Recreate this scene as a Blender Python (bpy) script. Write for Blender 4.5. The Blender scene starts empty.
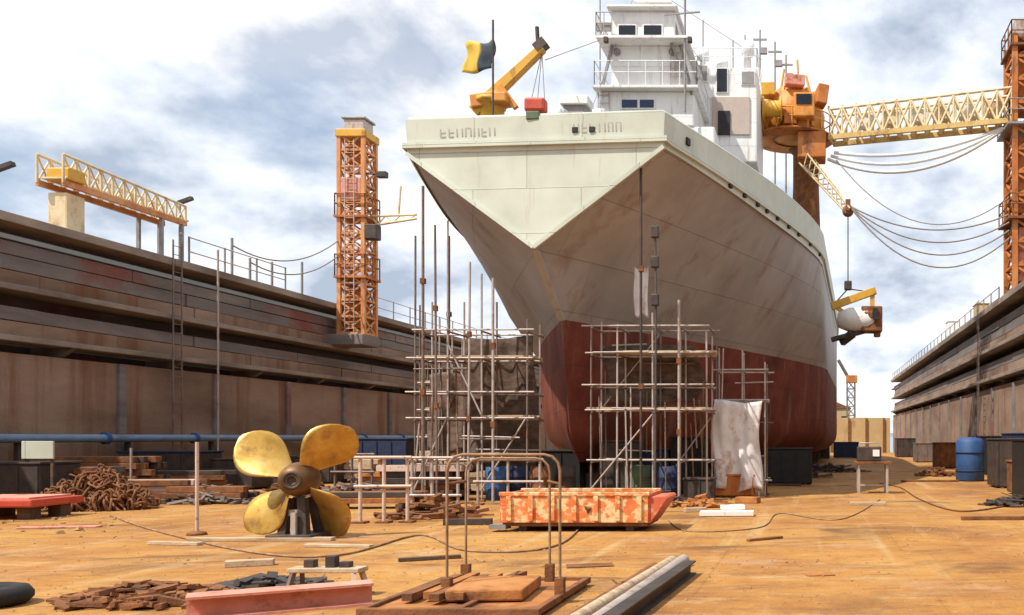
import bpy, math, random
from mathutils import Vector, Matrix, Euler
random.seed(11)
R = math.radians
S = bpy.context.scene
C = S.collection

# ------------------------------------------------------------------ camera
FPX, PX, PY, EYE = 900.0, 815.0, 437.0, 1.7        # focal length and principal point in pixels of the 1024 px frame
cam = bpy.data.cameras.new('Camera'); camo = bpy.data.objects.new('Camera', cam); C.objects.link(camo)
cam.sensor_width = 36; cam.lens = FPX / 1024 * 36
cam.shift_x = (512 - PX) / 1024; cam.shift_y = (PY - 307.5) / 1024
cam.clip_end = 6000
camo.location = (0, 0, EYE); camo.rotation_euler = (R(90), 0, 0)
S.camera = camo

# ------------------------------------------------------------------ sky, sun, exposure
SUN_EL = R(56); SUN_H = Vector((-0.74, -0.67, 0)).normalized()
SUN = SUN_H * math.cos(SUN_EL) + Vector((0, 0, math.sin(SUN_EL)))
w = bpy.data.worlds.new('World'); S.world = w; w.use_nodes = True
nt = w.node_tree; nt.nodes.clear(); N = nt.nodes.new; L = nt.links.new
out = N('ShaderNodeOutputWorld'); sky = N('ShaderNodeTexSky'); sky.sky_type = 'NISHITA'; sky.sun_disc = False
sky.sun_elevation = SUN_EL; sky.sun_rotation = math.atan2(SUN_H.x, SUN_H.y)
bg1 = N('ShaderNodeBackground'); bg1.inputs[1].default_value = 0.115; L(sky.outputs[0], bg1.inputs[0])
tc = N('ShaderNodeTexCoord'); sep = N('ShaderNodeSeparateXYZ'); L(tc.outputs['Generated'], sep.inputs[0])
zz = N('ShaderNodeMath'); zz.operation = 'MAXIMUM'; zz.inputs[1].default_value = 0.0; L(sep.outputs[2], zz.inputs[0])
za = N('ShaderNodeMath'); za.operation = 'ADD'; za.inputs[1].default_value = 0.42; L(zz.outputs[0], za.inputs[0])
dx = N('ShaderNodeMath'); dx.operation = 'DIVIDE'; L(sep.outputs[0], dx.inputs[0]); L(za.outputs[0], dx.inputs[1])
dy = N('ShaderNodeMath'); dy.operation = 'DIVIDE'; L(sep.outputs[1], dy.inputs[0]); L(za.outputs[0], dy.inputs[1])
cmb = N('ShaderNodeCombineXYZ'); L(dx.outputs[0], cmb.inputs[0]); L(dy.outputs[0], cmb.inputs[1]); cmb.inputs[2].default_value = 3.7
n1 = N('ShaderNodeTexNoise'); n1.inputs['Scale'].default_value = 3.0; n1.inputs['Detail'].default_value = 10; n1.inputs['Roughness'].default_value = 0.55; n1.inputs['Distortion'].default_value = 0.1
L(cmb.outputs[0], n1.inputs['Vector'])
r1 = N('ShaderNodeValToRGB'); r1.color_ramp.elements[0].position = 0.34; r1.color_ramp.elements[1].position = 0.46
r1.color_ramp.elements[0].color = (0.38, 0.38, 0.38, 1); r1.color_ramp.elements[1].color = (1, 1, 1, 1)
L(n1.outputs[0], r1.inputs[0])
n2 = N('ShaderNodeTexNoise'); n2.inputs['Scale'].default_value = 3.6; n2.inputs['Detail'].default_value = 8; n2.inputs['Roughness'].default_value = 0.55
mp2 = N('ShaderNodeMapping'); mp2.inputs['Location'].default_value = (4.2, 1.3, 2.0); L(cmb.outputs[0], mp2.inputs[0]); L(mp2.outputs[0], n2.inputs['Vector'])
r2 = N('ShaderNodeValToRGB'); e = r2.color_ramp.elements
e[0].position = 0.33; e[0].color = (0.40, 0.47, 0.58, 1); e[1].position = 0.56; e[1].color = (1.0, 0.99, 0.98, 1)
m_ = e.new(0.45); m_.color = (0.74, 0.79, 0.87, 1)
L(n2.outputs[0], r2.inputs[0])
bg2 = N('ShaderNodeBackground'); bg2.inputs[1].default_value = 1.02; L(r2.outputs[0], bg2.inputs[0])
mx = N('ShaderNodeMixShader'); L(r1.outputs[0], mx.inputs[0]); L(bg1.outputs[0], mx.inputs[1]); L(bg2.outputs[0], mx.inputs[2]); L(mx.outputs[0], out.inputs[0])
sl = bpy.data.lights.new('sun', 'SUN'); sl.energy = 4.6; sl.angle = R(0.6); sl.color = (1, 0.95, 0.86)
so = bpy.data.objects.new('sun', sl); C.objects.link(so); so.location = SUN * 60; so.rotation_euler = (-SUN).to_track_quat('-Z', 'Y').to_euler()
S.view_settings.view_transform = 'Standard'; S.view_settings.look = 'None'; S.view_settings.gamma = 1; S.view_settings.exposure = 0.28
S.render.engine = 'CYCLES'

# ------------------------------------------------------------------ helpers
def P(px, py, D):                       # a pixel at a known distance along the dock
    return Vector(((px - PX) / FPX * D, D, EYE + (PY - py) / FPX * D))
def G(px, py):                          # a pixel on the dock floor
    D = EYE * FPX / (py - PY); return Vector(((px - PX) / FPX * D, D, 0))

MATS = {}
def mat(name, cols, rough=0.7, metal=0.0, scale=1.0, stretch=(1, 1, 1), bump=0.0, bscale=30.0, speck=None, detail=6, contrast=0.22, spec=0.4, plates=None):
    """procedural material: a noise ramp over the colours, optional specks of another colour, fine bump"""
    m = bpy.data.materials.new(name); m.use_nodes = True; t = m.node_tree; N = t.nodes.new; L = t.links.new
    b = t.nodes['Principled BSDF']; b.inputs['Roughness'].default_value = rough; b.inputs['Metallic'].default_value = metal
    b.inputs['Specular IOR Level'].default_value = spec
    g = N('ShaderNodeNewGeometry'); mp = N('ShaderNodeMapping'); mp.inputs['Scale'].default_value = stretch; L(g.outputs['Position'], mp.inputs[0])
    n = N('ShaderNodeTexNoise'); n.inputs['Scale'].default_value = scale; n.inputs['Detail'].default_value = detail; n.inputs['Roughness'].default_value = 0.62
    L(mp.outputs[0], n.inputs['Vector'])
    r = N('ShaderNodeValToRGB'); els = r.color_ramp.elements
    k = len(cols)
    for i, c in enumerate(cols):
        p = 0.5 + contrast * (2 * i / max(1, k - 1) - 1) if k > 1 else 0.5
        if i < 2: el = els[i]; el.position = p
        else: el = els.new(p)
        el.color = (*c, 1)
    if k == 1: els[1].color = (*cols[0], 1)
    L(n.outputs[0], r.inputs[0]); col = r.outputs[0]
    if speck:
        sc, s_scale, lo, hi, s_st = speck
        mp2 = N('ShaderNodeMapping'); mp2.inputs['Scale'].default_value = s_st; L(g.outputs['Position'], mp2.inputs[0])
        n2 = N('ShaderNodeTexNoise'); n2.inputs['Scale'].default_value = s_scale; n2.inputs['Detail'].default_value = 7; n2.inputs['Roughness'].default_value = 0.65
        L(mp2.outputs[0], n2.inputs['Vector'])
        mr = N('ShaderNodeMapRange'); mr.inputs[1].default_value = lo; mr.inputs[2].default_value = hi; L(n2.outputs[0], mr.inputs[0])
        mix = N('ShaderNodeMix'); mix.data_type = 'RGBA'; L(mr.outputs[0], mix.inputs[0]); L(col, mix.inputs[6]); mix.inputs[7].default_value = (*sc, 1)
        col = mix.outputs[2]
    hgt = None
    if plates:                                   # plate seams: welded joints and slightly different plates
        sp = N('ShaderNodeSeparateXYZ'); L(g.outputs['Position'], sp.inputs[0]); ad = N('ShaderNodeMath'); L(sp.outputs[0], ad.inputs[0]); L(sp.outputs[1], ad.inputs[1])
        cb = N('ShaderNodeCombineXYZ'); L(ad.outputs[0], cb.inputs[0]); L(sp.outputs[2], cb.inputs[1])
        bk = N('ShaderNodeTexBrick'); L(cb.outputs[0], bk.inputs['Vector']); bk.inputs['Scale'].default_value = 1; bk.inputs['Brick Width'].default_value = plates[0]; bk.inputs['Row Height'].default_value = plates[1]
        bk.inputs['Mortar Size'].default_value = 0.014; bk.inputs['Mortar Smooth'].default_value = 0.5
        bk.inputs['Color1'].default_value = (1, 1, 1, 1); bk.inputs['Color2'].default_value = (*[plates[2]] * 3, 1); bk.inputs['Mortar'].default_value = (*[plates[3]] * 3, 1)
        ml = N('ShaderNodeMix'); ml.data_type = 'RGBA'; ml.blend_type = 'MULTIPLY'; ml.inputs[0].default_value = 1; L(col, ml.inputs[6]); L(bk.outputs[0], ml.inputs[7]); col = ml.outputs[2]
        hgt = bk.outputs['Fac']
    L(col, b.inputs['Base Color'])
    if bump:
        n3 = N('ShaderNodeTexNoise'); n3.inputs['Scale'].default_value = bscale; n3.inputs['Detail'].default_value = 5; L(g.outputs['Position'], n3.inputs['Vector'])
        bp = N('ShaderNodeBump'); bp.inputs['Strength'].default_value = bump; bp.inputs['Distance'].default_value = 0.03; L(n3.outputs[0], bp.inputs['Height']); L(bp.outputs[0], b.inputs['Normal'])
        if hgt: b2 = N('ShaderNodeBump'); b2.inputs['Strength'].default_value = 0.6; b2.inputs['Distance'].default_value = 0.03; L(hgt, b2.inputs['Height']); L(bp.outputs[0], b2.inputs['Normal']); L(b2.outputs[0], b.inputs['Normal'])
    MATS[name] = m; return m
def M(n): return MATS[n]

RUST = (0.17, 0.062, 0.022)
mat('concrete_wall', [(0.155, 0.095, 0.064), (0.27, 0.178, 0.126), (0.38, 0.265, 0.195)], 0.9, scale=0.35, stretch=(1, 0.5, 1.6), bump=0.5, bscale=9, speck=(RUST, 0.8, 0.52, 0.72, (1.2, 1.2, 0.10)))
mat('concrete_grey', [(0.12, 0.105, 0.10), (0.19, 0.165, 0.155), (0.27, 0.235, 0.215)], 0.9, scale=0.6, stretch=(1, 0.4, 2.5), bump=0.5, bscale=12, speck=((0.20, 0.075, 0.06), 0.45, 0.53, 0.66, (1, 0.5, 0.8)))
mat('coping', [(0.13, 0.10, 0.082), (0.25, 0.20, 0.165), (0.37, 0.305, 0.255)], 0.85, scale=0.8, stretch=(1, 0.5, 1), bump=0.4, bscale=10)
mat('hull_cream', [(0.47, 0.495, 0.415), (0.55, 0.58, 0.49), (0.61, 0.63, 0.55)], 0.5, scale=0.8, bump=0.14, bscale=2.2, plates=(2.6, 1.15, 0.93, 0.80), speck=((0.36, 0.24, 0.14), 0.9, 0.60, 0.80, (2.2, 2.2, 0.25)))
mat('hull_side_shaded', [(0.30, 0.275, 0.258), (0.385, 0.36, 0.34), (0.45, 0.43, 0.415)], 0.55, scale=0.45, stretch=(1, 1, 0.8), bump=0.22, bscale=1.8, plates=(3.4, 1.3, 0.88, 0.72), speck=((0.24, 0.125, 0.08), 0.6, 0.55, 0.76, (1.3, 1.3, 0.22)))  # same paint as hull_cream, with shade put into a darker taupe
mat('hull_red', [(0.075, 0.014, 0.007), (0.165, 0.030, 0.014), (0.25, 0.06, 0.028)], 0.75, scale=0.7, bump=0.25, bscale=4, plates=(3.2, 1.25, 0.86, 0.7), speck=((0.24, 0.13, 0.08), 1.1, 0.56, 0.75, (1.5, 1.5, 0.3)))
mat('ship_white', [(0.66, 0.66, 0.65), (0.78, 0.78, 0.78), (0.82, 0.82, 0.81)], 0.45, scale=1.2, speck=((0.36, 0.22, 0.13), 1.6, 0.56, 0.80, (3, 3, 0.22)), bump=0.12, bscale=2.5, plates=(1.6, 1.0, 0.94, 0.84))
mat('ship_buff', [(0.42, 0.33, 0.29), (0.50, 0.42, 0.37)], 0.6, scale=2)
mat('deck_paint', [(0.12, 0.14, 0.11), (0.18, 0.17, 0.14)], 0.8, scale=1.5)
mat('glass', [(0.006, 0.008, 0.012), (0.012, 0.015, 0.022)], 0.08, scale=2, spec=0.5)
mat('glass_blue', [(0.010, 0.016, 0.06), (0.02, 0.03, 0.10)], 0.08, scale=2, spec=0.5)
mat('yellow', [(0.55, 0.29, 0.03), (0.68, 0.38, 0.05)], 0.5, scale=2.5, speck=(RUST, 2.5, 0.56, 0.72, (1, 1, 0.5)))
mat('ochre_paint', [(0.48, 0.30, 0.08), (0.60, 0.42, 0.16)], 0.6, scale=2, speck=(RUST, 2.2, 0.54, 0.72, (1, 1, 0.6)))
mat('pale_yellow', [(0.60, 0.47, 0.26), (0.74, 0.63, 0.42)], 0.55, scale=1.5, speck=((0.36, 0.16, 0.05), 2.2, 0.54, 0.74, (1, 1, 0.6)))
mat('orange', [(0.50, 0.17, 0.025), (0.62, 0.24, 0.04), (0.70, 0.33, 0.08)], 0.55, scale=1.3, speck=((0.16, 0.05, 0.02), 1.8, 0.54, 0.72, (1, 1, 0.5)))
mat('tower_orange', [(0.46, 0.14, 0.035), (0.60, 0.25, 0.08), (0.70, 0.40, 0.19)], 0.55, scale=1.3, speck=((0.22, 0.07, 0.03), 1.8, 0.54, 0.72, (1, 1, 0.5)))
mat('orange_rust', [(0.30, 0.085, 0.016), (0.46, 0.15, 0.03), (0.55, 0.23, 0.07)], 0.7, scale=1.0, speck=((0.10, 0.035, 0.02), 1.6, 0.52, 0.70, (1, 1, 0.5)))
mat('red', [(0.42, 0.05, 0.03), (0.58, 0.09, 0.05)], 0.55, scale=3, speck=(RUST, 3, 0.56, 0.74, (1, 1, 1)))
mat('salmon', [(0.55, 0.20, 0.14), (0.68, 0.32, 0.24)], 0.7, scale=3, speck=(RUST, 2.5, 0.54, 0.70, (1, 1, 1)), bump=0.2)
mat('skip_paint', [(0.56, 0.10, 0.03), (0.66, 0.18, 0.05), (0.70, 0.28, 0.09)], 0.6, scale=2.6, speck=((0.68, 0.52, 0.27), 6.0, 0.47, 0.55, (1, 1, 1.3)), bump=0.25, bscale=14)
mat('skip_end', [(0.52, 0.10, 0.05), (0.62, 0.16, 0.08)], 0.6, scale=3, speck=((0.62, 0.40, 0.24), 5, 0.56, 0.66, (1, 1, 1)))
mat('rust', [(0.085, 0.034, 0.016), (0.19, 0.075, 0.028), (0.30, 0.12, 0.045)], 0.85, scale=3.5, bump=0.4, bscale=40)
mat('rust_orange', [(0.24, 0.085, 0.022), (0.38, 0.15, 0.04), (0.46, 0.21, 0.07)], 0.85, scale=2.5, bump=0.3, bscale=30, speck=((0.13, 0.045, 0.02), 2.0, 0.5, 0.66, (1, 1, 1)))
mat('stand_brown', [(0.16, 0.085, 0.04), (0.27, 0.16, 0.085), (0.40, 0.27, 0.17)], 0.8, scale=5)
mat('dark_steel', [(0.022, 0.018, 0.018), (0.055, 0.042, 0.036), (0.10, 0.06, 0.04)], 0.6, scale=3, bump=0.2)
mat('black_rubber', [(0.012, 0.012, 0.013), (0.03, 0.028, 0.027)], 0.8, scale=6)
mat('grey_steel', [(0.20, 0.19, 0.19), (0.33, 0.31, 0.30)], 0.5, metal=0.2, scale=3, speck=(RUST, 3, 0.58, 0.75, (1, 1, 0.4)))
mat('galv', [(0.36, 0.30, 0.27), (0.50, 0.43, 0.39)], 0.5, metal=0.15, scale=5, speck=((0.24, 0.12, 0.07), 4, 0.54, 0.70, (1, 1, 0.5)))
mat('galv_dark', [(0.13, 0.10, 0.085), (0.24, 0.19, 0.165)], 0.55, metal=0.15, scale=5, speck=(RUST, 4, 0.52, 0.68, (1, 1, 0.5)))
mat('pink_primer', [(0.52, 0.38, 0.31), (0.64, 0.50, 0.41)], 0.65, scale=6, speck=(RUST, 6, 0.57, 0.72, (1, 1, 1)))
mat('timber', [(0.30, 0.20, 0.11), (0.46, 0.34, 0.22), (0.56, 0.44, 0.31)], 0.85, scale=2, stretch=(1, 6, 6), bump=0.3, bscale=25)
mat('timber_dark', [(0.07, 0.045, 0.03), (0.14, 0.09, 0.06)], 0.9, scale=2, stretch=(1, 4, 4), bump=0.4, bscale=20)
mat('bronze', [(0.42, 0.22, 0.04), (0.60, 0.36, 0.08), (0.74, 0.54, 0.22)], 0.40, metal=0.55, scale=2.2, speck=((0.30, 0.16, 0.05), 3.2, 0.50, 0.68, (1, 1, 1)), bump=0.06, bscale=18)
mat('bronze_dark', [(0.10, 0.05, 0.022), (0.20, 0.105, 0.04)], 0.5, metal=0.4, scale=4)
mat('blue', [(0.02, 0.06, 0.17), (0.035, 0.10, 0.25)], 0.6, scale=3, speck=((0.10, 0.06, 0.05), 4, 0.56, 0.70, (1, 1, 0.5)))
mat('pale_blue', [(0.13, 0.22, 0.36), (0.20, 0.30, 0.44)], 0.55, scale=2, speck=((0.12, 0.12, 0.13), 3, 0.55, 0.7, (1, 0.3, 1)))
mat('indigo', [(0.03, 0.03, 0.11), (0.05, 0.05, 0.17)], 0.6, scale=3, speck=((0.12, 0.07, 0.06), 4, 0.55, 0.7, (1, 1, 0.5)))
mat('net_brown', [(0.05, 0.032, 0.024), (0.105, 0.07, 0.052), (0.17, 0.12, 0.09)], 0.95, scale=3, stretch=(1, 1, 2.5), bump=0.5, bscale=12)
mat('net_pink', [(0.07, 0.042, 0.03), (0.14, 0.09, 0.066), (0.21, 0.14, 0.105)], 0.95, scale=3, stretch=(1, 1, 2.5), bump=0.5, bscale=12)
mat('navy', [(0.012, 0.02, 0.055), (0.025, 0.038, 0.085)], 0.7, scale=4)
mat('tarp_white', [(0.56, 0.54, 0.53), (0.70, 0.70, 0.71), (0.76, 0.77, 0.79)], 0.7, scale=2.0, bump=0.4, bscale=5, speck=((0.40, 0.22, 0.11), 2.2, 0.52, 0.68, (1, 1, 0.8)))
mat('white_paint', [(0.72, 0.70, 0.66), (0.80, 0.79, 0.77)], 0.6, scale=4, speck=((0.35, 0.25, 0.18), 5, 0.60, 0.75, (1, 1, 1)))
mat('flag_yellow', [(0.62, 0.42, 0.06), (0.70, 0.48, 0.09)], 0.8, scale=3)
mat('flag_dark', [(0.035, 0.05, 0.075), (0.07, 0.085, 0.10)], 0.8, scale=3)
mat('lettering', [(0.30, 0.29, 0.25), (0.40, 0.38, 0.33)], 0.6, scale=5)
mat('black_paint', [(0.01, 0.01, 0.01), (0.025, 0.022, 0.02)], 0.6, scale=5)
mat('rope', [(0.22, 0.19, 0.17), (0.32, 0.29, 0.26)], 0.9, scale=10)
mat('rope_white', [(0.60, 0.60, 0.60), (0.72, 0.72, 0.72)], 0.9, scale=10)
mat('cable', [(0.05, 0.045, 0.045), (0.10, 0.09, 0.085)], 0.7, scale=8)
mat('quay', [(0.16, 0.14, 0.12), (0.26, 0.23, 0.20)], 0.9, scale=0.3, bump=0.3)
mat('water', [(0.02, 0.04, 0.05), (0.03, 0.055, 0.065)], 0.12, scale=0.5, bump=0.2, bscale=2)
mat('ochre_wall', [(0.42, 0.29, 0.13), (0.52, 0.38, 0.20)], 0.8, scale=0.6, speck=(RUST, 0.8, 0.55, 0.75, (1, 1, 0.3)))
mat('gravel', [(0.15, 0.07, 0.03), (0.36, 0.21, 0.085), (0.48, 0.32, 0.16)], 0.9, scale=7, contrast=0.3)
mat('green_paint', [(0.07, 0.11, 0.06), (0.12, 0.16, 0.09)], 0.7, scale=4)

def floor_material():
    m = bpy.data.materials.new('dock_floor'); m.use_nodes = True; t = m.node_tree; N = t.nodes.new; L = t.links.new
    b = t.nodes['Principled BSDF']; b.inputs['Specular IOR Level'].default_value = 0.3
    g = N('ShaderNodeNewGeometry')
    def noise(sc, st, det=7, rg=0.6, dist=0.0):
        mp = N('ShaderNodeMapping'); mp.inputs['Scale'].default_value = st; L(g.outputs['Position'], mp.inputs[0])
        n = N('ShaderNodeTexNoise'); n.inputs['Scale'].default_value = sc; n.inputs['Detail'].default_value = det; n.inputs['Roughness'].default_value = rg; n.inputs['Distortion'].default_value = dist
        L(mp.outputs[0], n.inputs['Vector']); return n.outputs[0]
    def ramp(x, stops):
        r = N('ShaderNodeValToRGB'); el = r.color_ramp.elements
        for i, (p, c) in enumerate(stops):
            q = el[i] if i < 2 else el.new(p)
            q.position = p; q.color = (*c, 1)
        L(x, r.inputs[0]); return r.outputs[0]
    def mix(f, a, c2, k=1.0, lo=0.5, hi=0.6):
        mr = N('ShaderNodeMapRange'); mr.inputs[1].default_value = lo; mr.inputs[2].default_value = hi; mr.inputs[4].default_value = k; L(f, mr.inputs[0])
        x = N('ShaderNodeMix'); x.data_type = 'RGBA'; L(mr.outputs[0], x.inputs[0]); L(a, x.inputs[6]); x.inputs[7].default_value = (*c2, 1); return x.outputs[2]
    base = ramp(noise(0.30, (1, 0.8, 1), 8, 0.62), [(0.30, (0.27, 0.105, 0.026)), (0.46, (0.40, 0.18, 0.042)), (0.58, (0.47, 0.24, 0.062)), (0.70, (0.51, 0.31, 0.115))])
    c = mix(noise(0.9, (0.7, 1.6, 1), 8, 0.7), base, (0.53, 0.37, 0.19), 0.7, 0.55, 0.70)          # pale dry dust
    c = mix(noise(0.42, (0.8, 1.3, 1), 8, 0.7, 0.6), c, (0.47, 0.235, 0.035), 0.75, 0.55, 0.66)        # bright ochre rust dust
    c = mix(noise(1.4, (0.6, 2.0, 1), 9, 0.75, 0.4), c, (0.20, 0.085, 0.035), 0.85, 0.53, 0.68)          # brown rust stains
    c = mix(noise(0.8, (0.35, 2.6, 1), 8, 0.7, 0.3), c, (0.27, 0.13, 0.055), 0.8, 0.53, 0.68)
    c = mix(noise(0.55, (1, 1, 1), 6, 0.65), c, (0.48, 0.27, 0.15), 0.6, 0.56, 0.66)
    c = mix(noise(5.0, (1, 1.4, 1), 6, 0.8), c, (0.24, 0.12, 0.045), 0.65, 0.57, 0.68)                  # small crumbs
    c = mix(noise(9.0, (1, 1.2, 1), 4, 0.8), c, (0.60, 0.47, 0.30), 0.5, 0.60, 0.68)
    c = mix(noise(1.0, (2.2, 0.10, 1), 4, 0.55), c, (0.54, 0.38, 0.18), 0.45, 0.56, 0.68)               # wheel tracks along the dock
    c = mix(noise(0.33, (1, 1.5, 1), 7, 0.6, 0.8), c, (0.13, 0.06, 0.026), 0.85, 0.55, 0.68)             # old oil and damp patches
    c = mix(noise(2.6, (1, 1, 1), 9, 0.85), c, (0.15, 0.065, 0.025), 0.7, 0.52, 0.68)
    mpj = N('ShaderNodeMapping'); mpj.inputs['Location'].default_value = (1.3, 2.1, 0); L(g.outputs['Position'], mpj.inputs[0])
    bk = N('ShaderNodeTexBrick'); L(mpj.outputs[0], bk.inputs['Vector']); bk.inputs['Scale'].default_value = 1; bk.inputs['Brick Width'].default_value = 5.2; bk.inputs['Row Height'].default_value = 3.9; bk.inputs['Mortar Size'].default_value = 0.022; bk.inputs['Mortar Smooth'].default_value = 0.6
    bk.inputs['Color1'].default_value = (1, 1, 1, 1); bk.inputs['Color2'].default_value = (0.90, 0.89, 0.88, 1); bk.inputs['Mortar'].default_value = (0.62, 0.55, 0.5, 1)
    ml = N('ShaderNodeMix'); ml.data_type = 'RGBA'; ml.blend_type = 'MULTIPLY'; ml.inputs[0].default_value = 0.4; L(c, ml.inputs[6]); L(bk.outputs[0], ml.inputs[7]); c = ml.outputs[2]
    L(c, b.inputs['Base Color'])
    rr = N('ShaderNodeMapRange'); rr.inputs[3].default_value = 0.62; rr.inputs[4].default_value = 0.95; L(noise(0.6, (1, 1, 1)), rr.inputs[0]); L(rr.outputs[0], b.inputs['Roughness'])
    bp = N('ShaderNodeBump'); bp.inputs['Strength'].default_value = 0.55; bp.inputs['Distance'].default_value = 0.05
    ad = N('ShaderNodeMath'); ad.operation = 'ADD'; L(noise(3.0, (1, 1, 1), 10, 0.75), ad.inputs[0]); L(noise(22, (1, 1, 1), 5, 0.7), ad.inputs[1]); L(ad.outputs[0], bp.inputs['Height']); L(bp.outputs[0], b.inputs['Normal'])
    return m
MATS['dock_floor'] = floor_material()

class MB:
    def __init__(s): s.v = []; s.f = []; s.sm = []
    def add(s, vs, fs, smooth=False):
        o = len(s.v); s.v += [Vector(v) for v in vs]; s.f += [tuple(i + o for i in f) for f in fs]; s.sm += [smooth] * len(fs); return s
    def box(s, c, size, rot=None, taper=1.0):
        x, y, z = [k / 2 for k in size]; m = Euler(rot).to_matrix() if rot else None; vs = []
        for dz in (-1, 1):
            k = taper if dz > 0 else 1
            for a, b in ((-1, -1), (1, -1), (1, 1), (-1, 1)):
                p = Vector((a * x * k, b * y * k, dz * z)); vs.append(Vector(c) + (m @ p if m else p))
        return s.add(vs, [(3, 2, 1, 0), (4, 5, 6, 7), (0, 1, 5, 4), (1, 2, 6, 5), (2, 3, 7, 6), (3, 0, 4, 7)])
    def bar(s, a, b, w, h, up=(0, 0, 1)):
        a, b = Vector(a), Vector(b); d = (b - a).normalized(); u = Vector(up)
        if abs(d.dot(u)) > 0.98: u = Vector((1, 0, 0))
        x = d.cross(u).normalized() * w / 2; y = x.cross(d).normalized() * h / 2
        vs = [p + i * x + j * y for p in (a, b) for i, j in ((-1, -1), (1, -1), (1, 1), (-1, 1))]
        return s.add(vs, [(0, 1, 2, 3), (7, 6, 5, 4), (0, 4, 5, 1), (1, 5, 6, 2), (2, 6, 7, 3), (3, 7, 4, 0)])
    def tube(s, pts, r, n=8, caps=True):
        pts = [Vector(p) for p in pts]; rs = r if isinstance(r, (list, tuple)) else [r] * len(pts); vs = []; ref = None
        for i, p in enumerate(pts):
            d = (pts[min(i + 1, len(pts) - 1)] - pts[max(i - 1, 0)]).normalized()
            if ref is None: ref = Vector((0, 0, 1)) if abs(d.z) < 0.9 else Vector((1, 0, 0))
            x = d.cross(ref).normalized(); ref = x.cross(d).normalized()
            vs += [p + (x * math.cos(k * 2 * math.pi / n) + ref * math.sin(k * 2 * math.pi / n)) * rs[i] for k in range(n)]
        fs = [(i * n + k, i * n + (k + 1) % n, (i + 1) * n + (k + 1) % n, (i + 1) * n + k) for i in range(len(pts) - 1) for k in range(n)]
        s.add(vs, fs, True)
        if caps:
            s.add(vs[:n], [tuple(range(n - 1, -1, -1))]); s.add(vs[-n:], [tuple(range(n))])
        return s
    def lathe(s, c, prof, axis='Z', n=20):
        vs = []
        for (r, h) in prof:
            for k in range(n):
                a = 2 * math.pi * k / n; p = (r * math.cos(a), r * math.sin(a), h)
                if axis == 'Y': p = (p[0], h, p[1])
                if axis == 'X': p = (h, p[0], p[1])
                vs.append(Vector(c) + Vector(p))
        fs = [(i * n + k, i * n + (k + 1) % n, (i + 1) * n + (k + 1) % n, (i + 1) * n + k) for i in range(len(prof) - 1) for k in range(n)]
        return s.add(vs, fs, True)
    def prism(s, poly, a, b):           # poly: list of 3D points, extruded by vector (b - a)
        d = Vector(b) - Vector(a); n = len(poly); vs = [Vector(p) for p in poly] + [Vector(p) + d for p in poly]
        return s.add(vs, [tuple(range(n)), tuple(range(2 * n - 1, n - 1, -1))] + [(i, i + n, (i + 1) % n + n, (i + 1) % n) for i in range(n)])
    def build(s, name, m, parent=None, bevel=0.0):
        me = bpy.data.meshes.new(name)
        if parent is not None:
            w0 = parent['_w'] if '_w' in parent else (0, 0, 0); o0 = Vector(w0)
        else:
            xs = [v.x for v in s.v]; ys = [v.y for v in s.v]; o0 = Vector(((min(xs) + max(xs)) / 2, (min(ys) + max(ys)) / 2, min(v.z for v in s.v)))
        me.from_pydata([v - o0 for v in s.v], [], s.f)
        me.polygons.foreach_set('use_smooth', s.sm)
        me.validate(); me.update()
        import bmesh
        bm = bmesh.new(); bm.from_mesh(me); bmesh.ops.recalc_face_normals(bm, faces=bm.faces); bm.to_mesh(me); bm.free()
        me.materials.append(M(m))
        o = bpy.data.objects.new(name, me); C.objects.link(o); o['_w'] = tuple(o0)
        if parent is not None: o.parent = parent
        else: o.location = o0
        if bevel:
            bv = o.modifiers.new('bevel', 'BEVEL'); bv.width = bevel; bv.segments = 2; bv.limit_method = 'ANGLE'
        return o
def tag(o, label, cat, group=None):
    o['label'] = label; o['category'] = cat
    if group: o['group'] = group
    return o
def thing(name, loc, label, cat, group=None):
    o = bpy.data.objects.new(name, None); C.objects.link(o); o.location = loc; o['_w'] = tuple(loc); o.empty_display_size = 0.3
    return tag(o, label, cat, group)
def struct(o): o['kind'] = 'structure'; return o
def stuff(o): o['kind'] = 'stuff'; return o
def copy_tree(o, loc, label=None, parent=None):
    c = o.copy(); C.objects.link(c)
    if parent: c.parent = parent
    else: c.location = loc
    if label: c['label'] = label
    for ch in o.children: copy_tree(ch, None, None, c)
    return c

# ------------------------------------------------------------------ ground and dock
XL, XR, Y0, Y1, ZT = -22.6, 8.65, -26.0, 98.0, 7.9
mb = MB(); nx, ny = 60, 180
vs = []
for j in range(ny + 1):
    for i in range(nx + 1):
        x = XL - 0.6 + (XR - XL + 1.2) * i / nx; y = Y0 - 0.5 + (Y1 - Y0 + 1.5) * j / ny
        vs.append((x, y, 0))
mb.add(vs, [(j * (nx + 1) + i, j * (nx + 1) + i + 1, (j + 1) * (nx + 1) + i + 1, (j + 1) * (nx + 1) + i) for j in range(ny) for i in range(nx)])
struct(mb.build('dock_floor', 'dock_floor'))
mb = MB()
for (x0, x1, y0, y1) in ((-1600, XL - 1.2, -1600, 118), (XR + 1.2, 1600, -1600, 118), (XL - 1.2, XR + 1.2, -1600, Y0 - 1.2)):
    mb.add([(x0, y0, ZT - 0.06), (x1, y0, ZT - 0.06), (x1, y1, ZT - 0.06), (x0, y1, ZT - 0.06)], [(0, 1, 2, 3)])
struct(mb.build('ground', 'quay'))
mb = MB(); mb.add([(-2500, 114, 2.2), (2500, 114, 2.2), (2500, 5000, 2.2), (-2500, 5000, 2.2)], [(0, 1, 2, 3)])
struct(mb.build('water', 'water'))

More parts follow.
